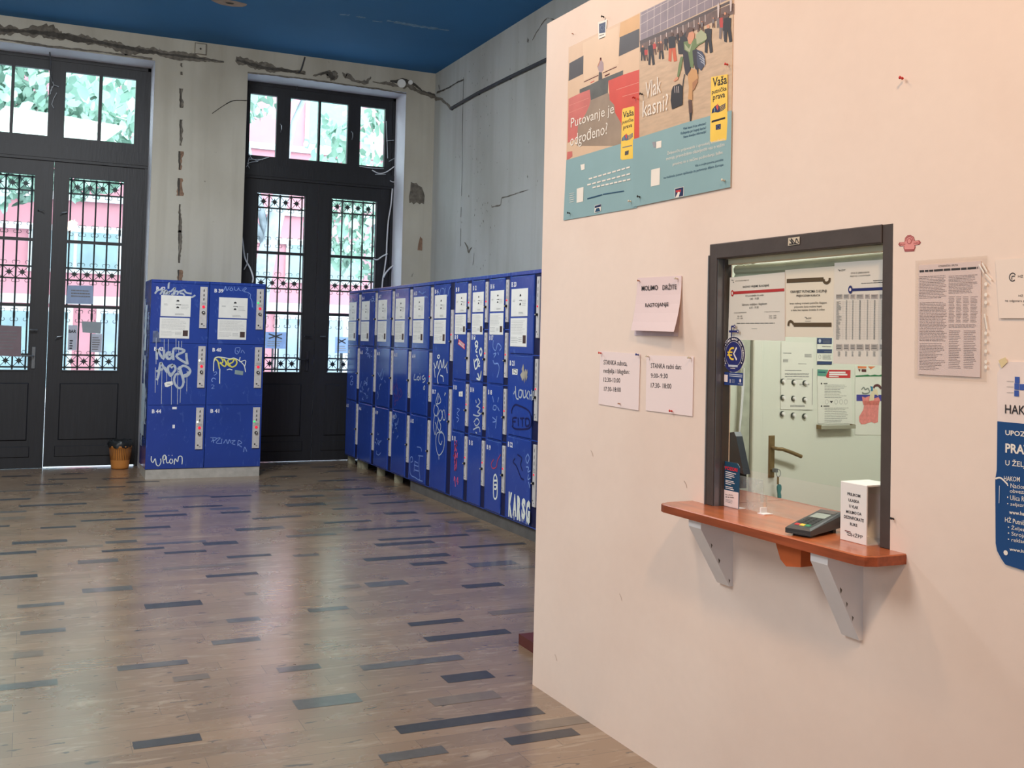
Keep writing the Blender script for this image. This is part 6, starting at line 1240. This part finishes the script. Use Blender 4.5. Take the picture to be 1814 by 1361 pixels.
L.t('Vlak', (150, 1138), (328, 1062), 190, WHP, sc=6.479).t('kasni?', (118, 1345), (410, 1262), 185, WHP, sc=6.479)
L.t('Vlak kasni ili je otkazan?', (765, 268), (1108, 186), 46, TEAL, zR2, 8.505, .01).t('Kašnjenje pri kupnji karte?', (730, 340), (1110, 256), 52, TEAL, zR2, 8.505, .01).t('Nema dovoljno informacija?', (770, 394), (1112, 312), 50, TEAL, zR2, 8.505, .01)
L.t('Željeznički prijevoznik i upravitelj kolodvora', (525, 645), (1392, 430), 66, WHP, zR2, 8.505).t('moraju pravodobno obavijestiti vas o vašim', (512, 732), (1388, 515), 64, WHP, zR2, 8.505).t('pravima te o načinu podnošenja žalbe.', (610, 812), (1370, 628), 64, WHP, zR2, 8.505)
L.t('Više o svojim pravima potražite', (945, 826), (1370, 730), 44, TEAL, zR2, 8.505).t('na mobitelu putem aplikacije za putovanja diljem Europe', (472, 1008), (1372, 808), 46, TEAL, zR2, 8.505)
L.p([(285, 858), (418, 826), (412, 1082), (280, 1112)], WHP, zR2).p([(360, 435), (440, 418), (438, 520), (360, 540)], WHP, zR2).p([(300, 440), (350, 430), (355, 520), (320, 520)], mat('small_icon_grey', (150, 150, 158), .5), zR2)
L.p([(640, 1140), (778, 1110), (772, 1255), (640, 1284)], WHP, zR2).p([(646, 1145), (772, 1118), (766, 1250), (646, 1278)], NV, zR2).p([(655, 1170), (735, 1155), (730, 1195), (660, 1200)], RED, zR2).p([(650, 1275), (690, 1190), (720, 1195), (700, 1268)], WHP, zR2)
L.m.build('poster_print', FT, t)

# A4 notices
zN = zm(1030, 470, 4.861); yN = -.003
def wn(nm, z, pts, lb, m_=LILAC, y=yN, cat='notice', curl=0): return notice(FT, nm, [FT.p(*z(a, b), y) for a, b in pts], y, m_, lb, cat, curl)
o = wn('break_times_notice', zN, [(165, 740), (506, 765), (492, 1252), (145, 1195)], 'laminated white notice starting STANKA subota, left of the pair')
b = MB(); y = yN - .0006
for body, l, r, h in (('STANKA subota,', (190, 862), (393, 874), 48), ('nedjelja i blagdan:', (190, 938), (412, 950), 50), ('12:30-13:00', (190, 1004), (333, 1012), 38), ('17:30-18:00', (193, 1084), (338, 1092), 38)): T_(b, zN, body, l, r, h, y, INKD, .004, s=4.861)
b.build('printed_text', FT, o)
o = wn('break_times_notice', zN, [(560, 775), (966, 787), (956, 1302), (553, 1250)], 'laminated white notice starting STANKA radni dan, right of the pair')
b = MB()
for body, l, r, h in (('STANKA radni dan:', (597, 885), (860, 898), 42), ('9:00-:9:30', (597, 970), (742, 975), 40), ('17:30- 18:00', (597, 1054), (773, 1064), 42)): T_(b, zN, body, l, r, h, y, INKD, .004, s=4.861)
b.build('printed_text', FT, o)
wn('backing_sheet', zN, [(487, 112), (862, 92), (832, 613), (455, 605)], 'pale grey-lilac sheet behind the curling distance notice', mat('lilac_grey_sheet', (206, 190, 198), .75), -.002, 'sheet')
cu = .028
pt = [FT.p(*zN(483, 110), -.004), FT.p(*zN(862, 90), -.004), FT.p(*zN(795, 573), -.004 - cu * 1.25), FT.p(*zN(425, 562), -.004 - cu * .75)]
o = notice(FT, 'distance_notice', pt, -.004, mat('pinkish_white_paper', (230, 208, 208), .75, var=.01), 'white sheet curling off the wall that reads MOLIMO DRŽITE RASTOJANJE', 'notice', cu)
b = MB()
for body, l, r, h, dy in (('MOLIMO', (517, 220), (657, 213), 42, .0035), ('DRŽITE', (697, 212), (818, 206), 52, .0042), ('RASTOJANJE', (548, 370), (748, 362), 42, .0112)): T_(b, zN, body, l, r, h, -.004 - dy, INKD, .012, s=4.861)
b.build('printed_text', FT, o)
# timetable page in its clear sleeve
zS = zm(1580, 380, 4.54)
sv = thing('plastic_sleeve', FT, (1.74, -.003, 1.43), 'clear punched plastic sleeve holding a closely printed page, right of the ticket window', 'sleeve')
a0, a1 = FT.p(*zS(182, 1300), -.004), FT.p(*zS(768, 330), -.004)
m = MB(); m.box(a0[0], a1[0], -.0048, -.0040, a0[1] - .006, a1[1], glass('sleeve_plastic', (.97, .96, .95), gloss=.05, haze=.02)); m.build('clear_film', FT, sv)
p0_, p1_ = FT.p(*zS(208, 1285), -.003), FT.p(*zS(716, 375), -.003); m = MB(); m.box(p0_[0], p1_[0], -.0030, -.0012, p0_[1], p1_[1], LILAC); pg = m.build('printed_page', FT, sv)
b = MB(); y = -.0036; T_(b, zS, 'KORISNIČKA UPUTA', (375, 424), (530, 414), 20, y, INKD, s=4.54)
u, v = FT.p(*zS(222, 462), y), FT.p(*zS(692, 428), y); bars(b, u[0], v[0], (u[1] + v[1]) / 2 + .004, (u[1] + v[1]) / 2 - .003, 1, y, INKD, .75, 0)
for l, r, n_, d_ in (((218, 680), (442, 484), 15, .2), ((220, 1020), (442, 700), 26, .15), ((455, 640), (695, 478), 13, .3), ((455, 870), (508, 655), 18, .3), ((515, 870), (562, 655), 18, .3), ((570, 870), (622, 655), 18, .3), ((630, 870), (690, 655), 18, .3), ((455, 912), (690, 880), 3, .1), ((455, 1240), (555, 930), 22, .3), ((575, 1240), (682, 930), 22, .3), ((220, 1250), (430, 1035), 18, .4)):
    u, v = FT.p(*zS(*l), y), FT.p(*zS(*r), y); bars(b, u[0], v[0], v[1], u[1], n_, y, mat('brownish_print', (136, 118, 118), .7), .27, d_)
b.build('printed_text', FT, pg)
m = MB()
for yy in (560, 645, 708, 955, 1020, 1100, 1185, 1228): q = FT.p(*zS(755, yy), -.0055); m.disc(q[0], q[1], .0045, -.0055, WHP, 10)
m.build('punched_hole', FT, sv)
m = MB()
for s in ([(700, 400), (740, 470)], [(725, 390), (765, 460)], [(752, 480), (800, 530)], [(745, 800), (765, 920)]): m.stroke(FTp(zS, s, -.006), .004, -.006, WHP)
m.build('crease', FT, sv)
# winged sticker
st_ = thing('winged_sticker', FT, (*[FT.p(*zS(140, 235), 0)[0]], 0, FT.p(*zS(140, 235), 0)[1]), 'small pinkish-red winged badge sticker right of the ticket window frame', 'sticker')
m = MB(); RS = mat('faded_red_sticker', (226, 150, 146), .6, var=.08); RO = mat('faded_red_outline', (168, 84, 84), .6)
for g_, mt, e in ((1.0, RO, 0), (.88, RS, .0004)):
    c_ = (140, 238); sc_ = lambda pts: [(c_[0] + (a - c_[0]) * g_, c_[1] + (b_ - c_[1]) * g_) for a, b_ in pts]
    m.poly(FTp(zS, sc_([(60, 225), (100, 222), (105, 190), (125, 168), (150, 165), (175, 180), (185, 212), (220, 208), (232, 225), (222, 242), (185, 248), (190, 262), (178, 296), (104, 300), (92, 268), (95, 255), (62, 256), (50, 240)]), -.001 - e)[::-1], -.001 - e, mt)
T_(b := MB(), zS, 'BERLIN', (62, 250), (105, 246), 14, -.0018, RO, s=4.54); T_(b, zS, 'PARIS', (175, 240), (215, 236), 14, -.0018, RO, s=4.54); b.stroke(FTp(zS, [(112, 215), (118, 190), (140, 178), (162, 190), (168, 215)], -.0018), .0016, -.0018, RO); b.stroke(FTp(zS, [(105, 285), (176, 283)], -.0018), .003, -.0018, RO, False)
q = FT.p(*zS(140, 215), -.0018); b.disc(*q, .008, -.0018, RO, 12); b.disc(*q, .006, -.0021, RS, 12)
m.build('badge', FT, st_); b.build('badge_print', FT, st_)
# sheets cut by the right edge of the frame
zU = zm(1755, 440, 4.86); a_, c_ = FT.p(*zU(42, 100), -.003), FT.p(*zU(75, 603), -.003); x9 = a_[0] + .297
o = notice(FT, 'company_notice', [(a_[0], a_[1]), (x9, a_[1]), (x9, c_[1] - .002), (c_[0], c_[1])], -.004, mat('warm_white_paper', (238, 222, 210), .75, var=.01), 'white landscape notice with small round logo at the right edge, above the blue poster')
b = MB(); y = -.0047; q = FT.p(*zU(188, 248), y); b.stroke([(q[0] + .0085 * math.cos(t), q[1] + .0095 * math.sin(t)) for t in [i * .5 for i in range(1, 12)]], .0022, y, INKD); b.stroke([(q[0] - .002, q[1] - .006), (q[0] - .002, q[1] + .002), (q[0] + .006, q[1] + .002)], .0025, y, INKD, False)
T_(b, zU, 'HŽ Putnički prijevoz', (235, 258), (530, 268), 32, y, INKD, s=4.86); T_(b, zU, 'HŽ Putnički prijevoz', (240, 422), (500, 428), 26, y, INKD, s=4.86); T_(b, zU, 'ne odgovara za izgubljene i zaboravljene stvari', (125, 466), (690, 476), 26, y, INKD, s=4.86); T_(b, zU, 'ostavljene u ormarićima', (275, 496), (600, 502), 22, y, INKD, s=4.86)
b.build('printed_text', FT, o)
zH = zm(1700, 620, 3.24); hp = thing('regulator_poster', FT, (2.0, -.002, 1.04), 'tall poster with dark blue lower part and torn lower left corner at the right edge', 'poster')
HT = FT.p(*zH(250, 66), -.003)[1]; HB = FT.p(*zH(217, 410), -.003)[1]; X1 = 2.30
L_ = FTp(zH, [(217, 130), (217, 410), (214, 690), (205, 740), (207, 1110), (216, 1155), (240, 1200), (262, 1232)], -.003); HZ = FT.p(*zH(262, 1232), -.003)[1]
m = MB(); m.prism([(L_[0][0] + .02, HT), (L_[0][0], L_[0][1]), (L_[1][0], L_[1][1]), (X1, HB), (X1, HT)], -.003, -.001, mat('pinkish_poster_white', (236, 220, 214), .6)); DBL = mat('poster_deep_blue', (22, 72, 128), .45, var=.05, scale=3)
m.prism([L_[1], L_[2], L_[3], L_[4], L_[5], L_[6], L_[7], (X1, HZ - .03), (X1, HB)], -.0035, -.001, DBL); m.build('poster_sheet', FT, hp)
b = MB(); y = -.0042; HBL = mat('logo_blue', (58, 90, 170), .5)
for x0, x1, y0, y1 in ((316, 344, 155, 190), (314, 341, 193, 228), (343, 371, 197, 230), (313, 340, 234, 266), (373, 400, 200, 232), (404, 432, 170, 204), (402, 430, 208, 240), (400, 428, 244, 276)):
    u, v = FT.p(*zH(x0, y1), y), FT.p(*zH(x1, y0), y); b.poly([(u[0], u[1]), (v[0], u[1]), (v[0], v[1]), (u[0], v[1])], y, HBL)
for yy in (180, 212, 245): b.stroke(FTp(zH, [(270, yy), (310, yy + 1)], y), .0008, y, INK, False)
T_(b, zH, 'HAKOM', (260, 365), (466, 380), 52, y, INKD, .01, s=3.24)
for body, l, r, h, bo in (('UPOZNAJTE', (262, 498), (500, 518), 38, .02), ('PRAVA', (262, 590), (452, 610), 54, .03), ('U ŽELJEZNIČKOM', (262, 672), (600, 706), 50, .01), ('HAKOM', (254, 752), (345, 758), 28, .01), ('• Nacionalna', (272, 790), (430, 806), 26, 0), ('obvezama', (288, 820), (420, 832), 22, 0), ('• Ulica Roberta', (272, 860), (450, 880), 28, 0), ('• zeljeznica@', (272, 898), (440, 916), 26, 0), ('www.hakom.hr', (284, 942), (450, 962), 22, .02), ('HŽ Putnički prijevoz', (260, 996), (500, 1040), 42, .01), ('• Željeznički', (276, 1034), (440, 1060), 32, 0), ('• Strojarska', (276, 1070), (440, 1096), 30, 0), ('• reklamacije', (276, 1104), (450, 1130), 28, 0), ('www.hzpp.hr', (286, 1158), (440, 1184), 24, .02)):
    T_(b, zH, body, l, r, h, -.0042, WHP, bo, s=3.24)
b.build('lettering', FT, hp)
m = MB(); m.stroke(FTp(zH, [(205, 740), (235, 735), (275, 772)], -.0045), .004, -.0045, WHP); m.stroke(FTp(zH, [(228, 780), (226, 880)], -.0045), .0018, -.0045, PAPERC); q = FT.p(*zH(264, 1165), -.0045); m.disc(*q, .006, -.0045, WHP, 10); m.poly(FTp(zH, [(222, 60), (262, 42), (275, 70), (240, 105)], -.005)[::-1], -.005, mat('yellowed_tape', (226, 206, 160), .5)); m.build('torn_tape', FT, hp)

# ------------------------------------------------------------------ pins
def pin(px_, py_, col, label, name='push_pin', s=1.0, base=-.004):
    q = FT.p(px_, py_, -.012); m = MB(); x, z = q; prof = [(.0008, 0), (.0008, .003), (.0035, .0032), (.0040, .0050), (.0020, .0060), (.0018, .0095), (.0042, .0108), (.0046, .0125), (.0030, .0135), (0, .0136)]
    vs = []; n_ = 10
    for r, d_ in prof:
        for k in range(n_): vs.append((x + r * s * math.cos(2 * math.pi * k / n_) , base - d_ * s * 1.15, z + r * s * math.sin(2 * math.pi * k / n_) + d_ * .15))
    m.raw(vs, [(i * n_ + k, (i + 1) * n_ + k, (i + 1) * n_ + (k + 1) % n_, i * n_ + (k + 1) % n_) for i in range(len(prof) - 1) for k in range(n_)], col)
    return tag(m.build(name, FT, origin=(x, base, z), smooth=True), label, 'push pin')
PB = mat('black_pin', (24, 24, 28), .35); PR = mat('red_pin', (196, 44, 38), .35); PW = mat('clear_white_pin', (214, 204, 186), .3); PBL = mat('blue_pin', (36, 52, 130), .35); PO = mat('brown_pin', (160, 100, 62), .4)
for a in ((1068, 30, PB, 'black push pin above the small flag label on the left poster'), (1007.6, 378, PB, 'black push pin in the lower left corner of the left poster'), (1115.5, 357, PW, 'pale push pin near the lower right corner of the left poster'),
          (1131.5, 349, PB, 'black push pin in the lower left corner of the right poster'), (1281.4, 320, PW, 'pale push pin in the lower right corner of the right poster'), (1287, 114.5, PR, 'red push pin near the right edge of the right poster'),
          (1136, 167, PB, 'black push pin beside the word Vlak'), (1123, 173.5, PR, 'red push pin on the red area of the left poster'), (1597, 139, PR, 'lone red push pin on the bare wall above the ticket window'),
          (1198, 494, PW, 'pale push pin in the upper right corner of the curling notice'), (1130.5, 498, PO, 'small brown pin in the upper left corner of the curling notice'),
          (1063, 626, PR, 'red push pin in the upper left corner of the STANKA subota notice'), (1129, 629, PBL, 'blue push pin in the upper right corner of the STANKA subota notice'), (1096, 716, PO, 'brown push pin at the bottom of the STANKA subota notice'),
          (1147, 632, PW, 'pale push pin in the upper left corner of the STANKA radni dan notice'), (1221, 634.5, PW, 'pale push pin in the upper right corner of the STANKA radni dan notice'), (1188.5, 729, PR, 'dark red push pin at the bottom of the STANKA radni dan notice')): pin(a[0], a[1], a[2], a[3], s=.75 if a[2] is PO else 1.0)
pin(1578, 920, PB, 'dark nail in the wall just right of the sanitiser box', 'nail', .8, 0.0); pin(1012, 60, PO, 'tiny nail in the bare wall above the left poster', 'nail', .6, 0.0)
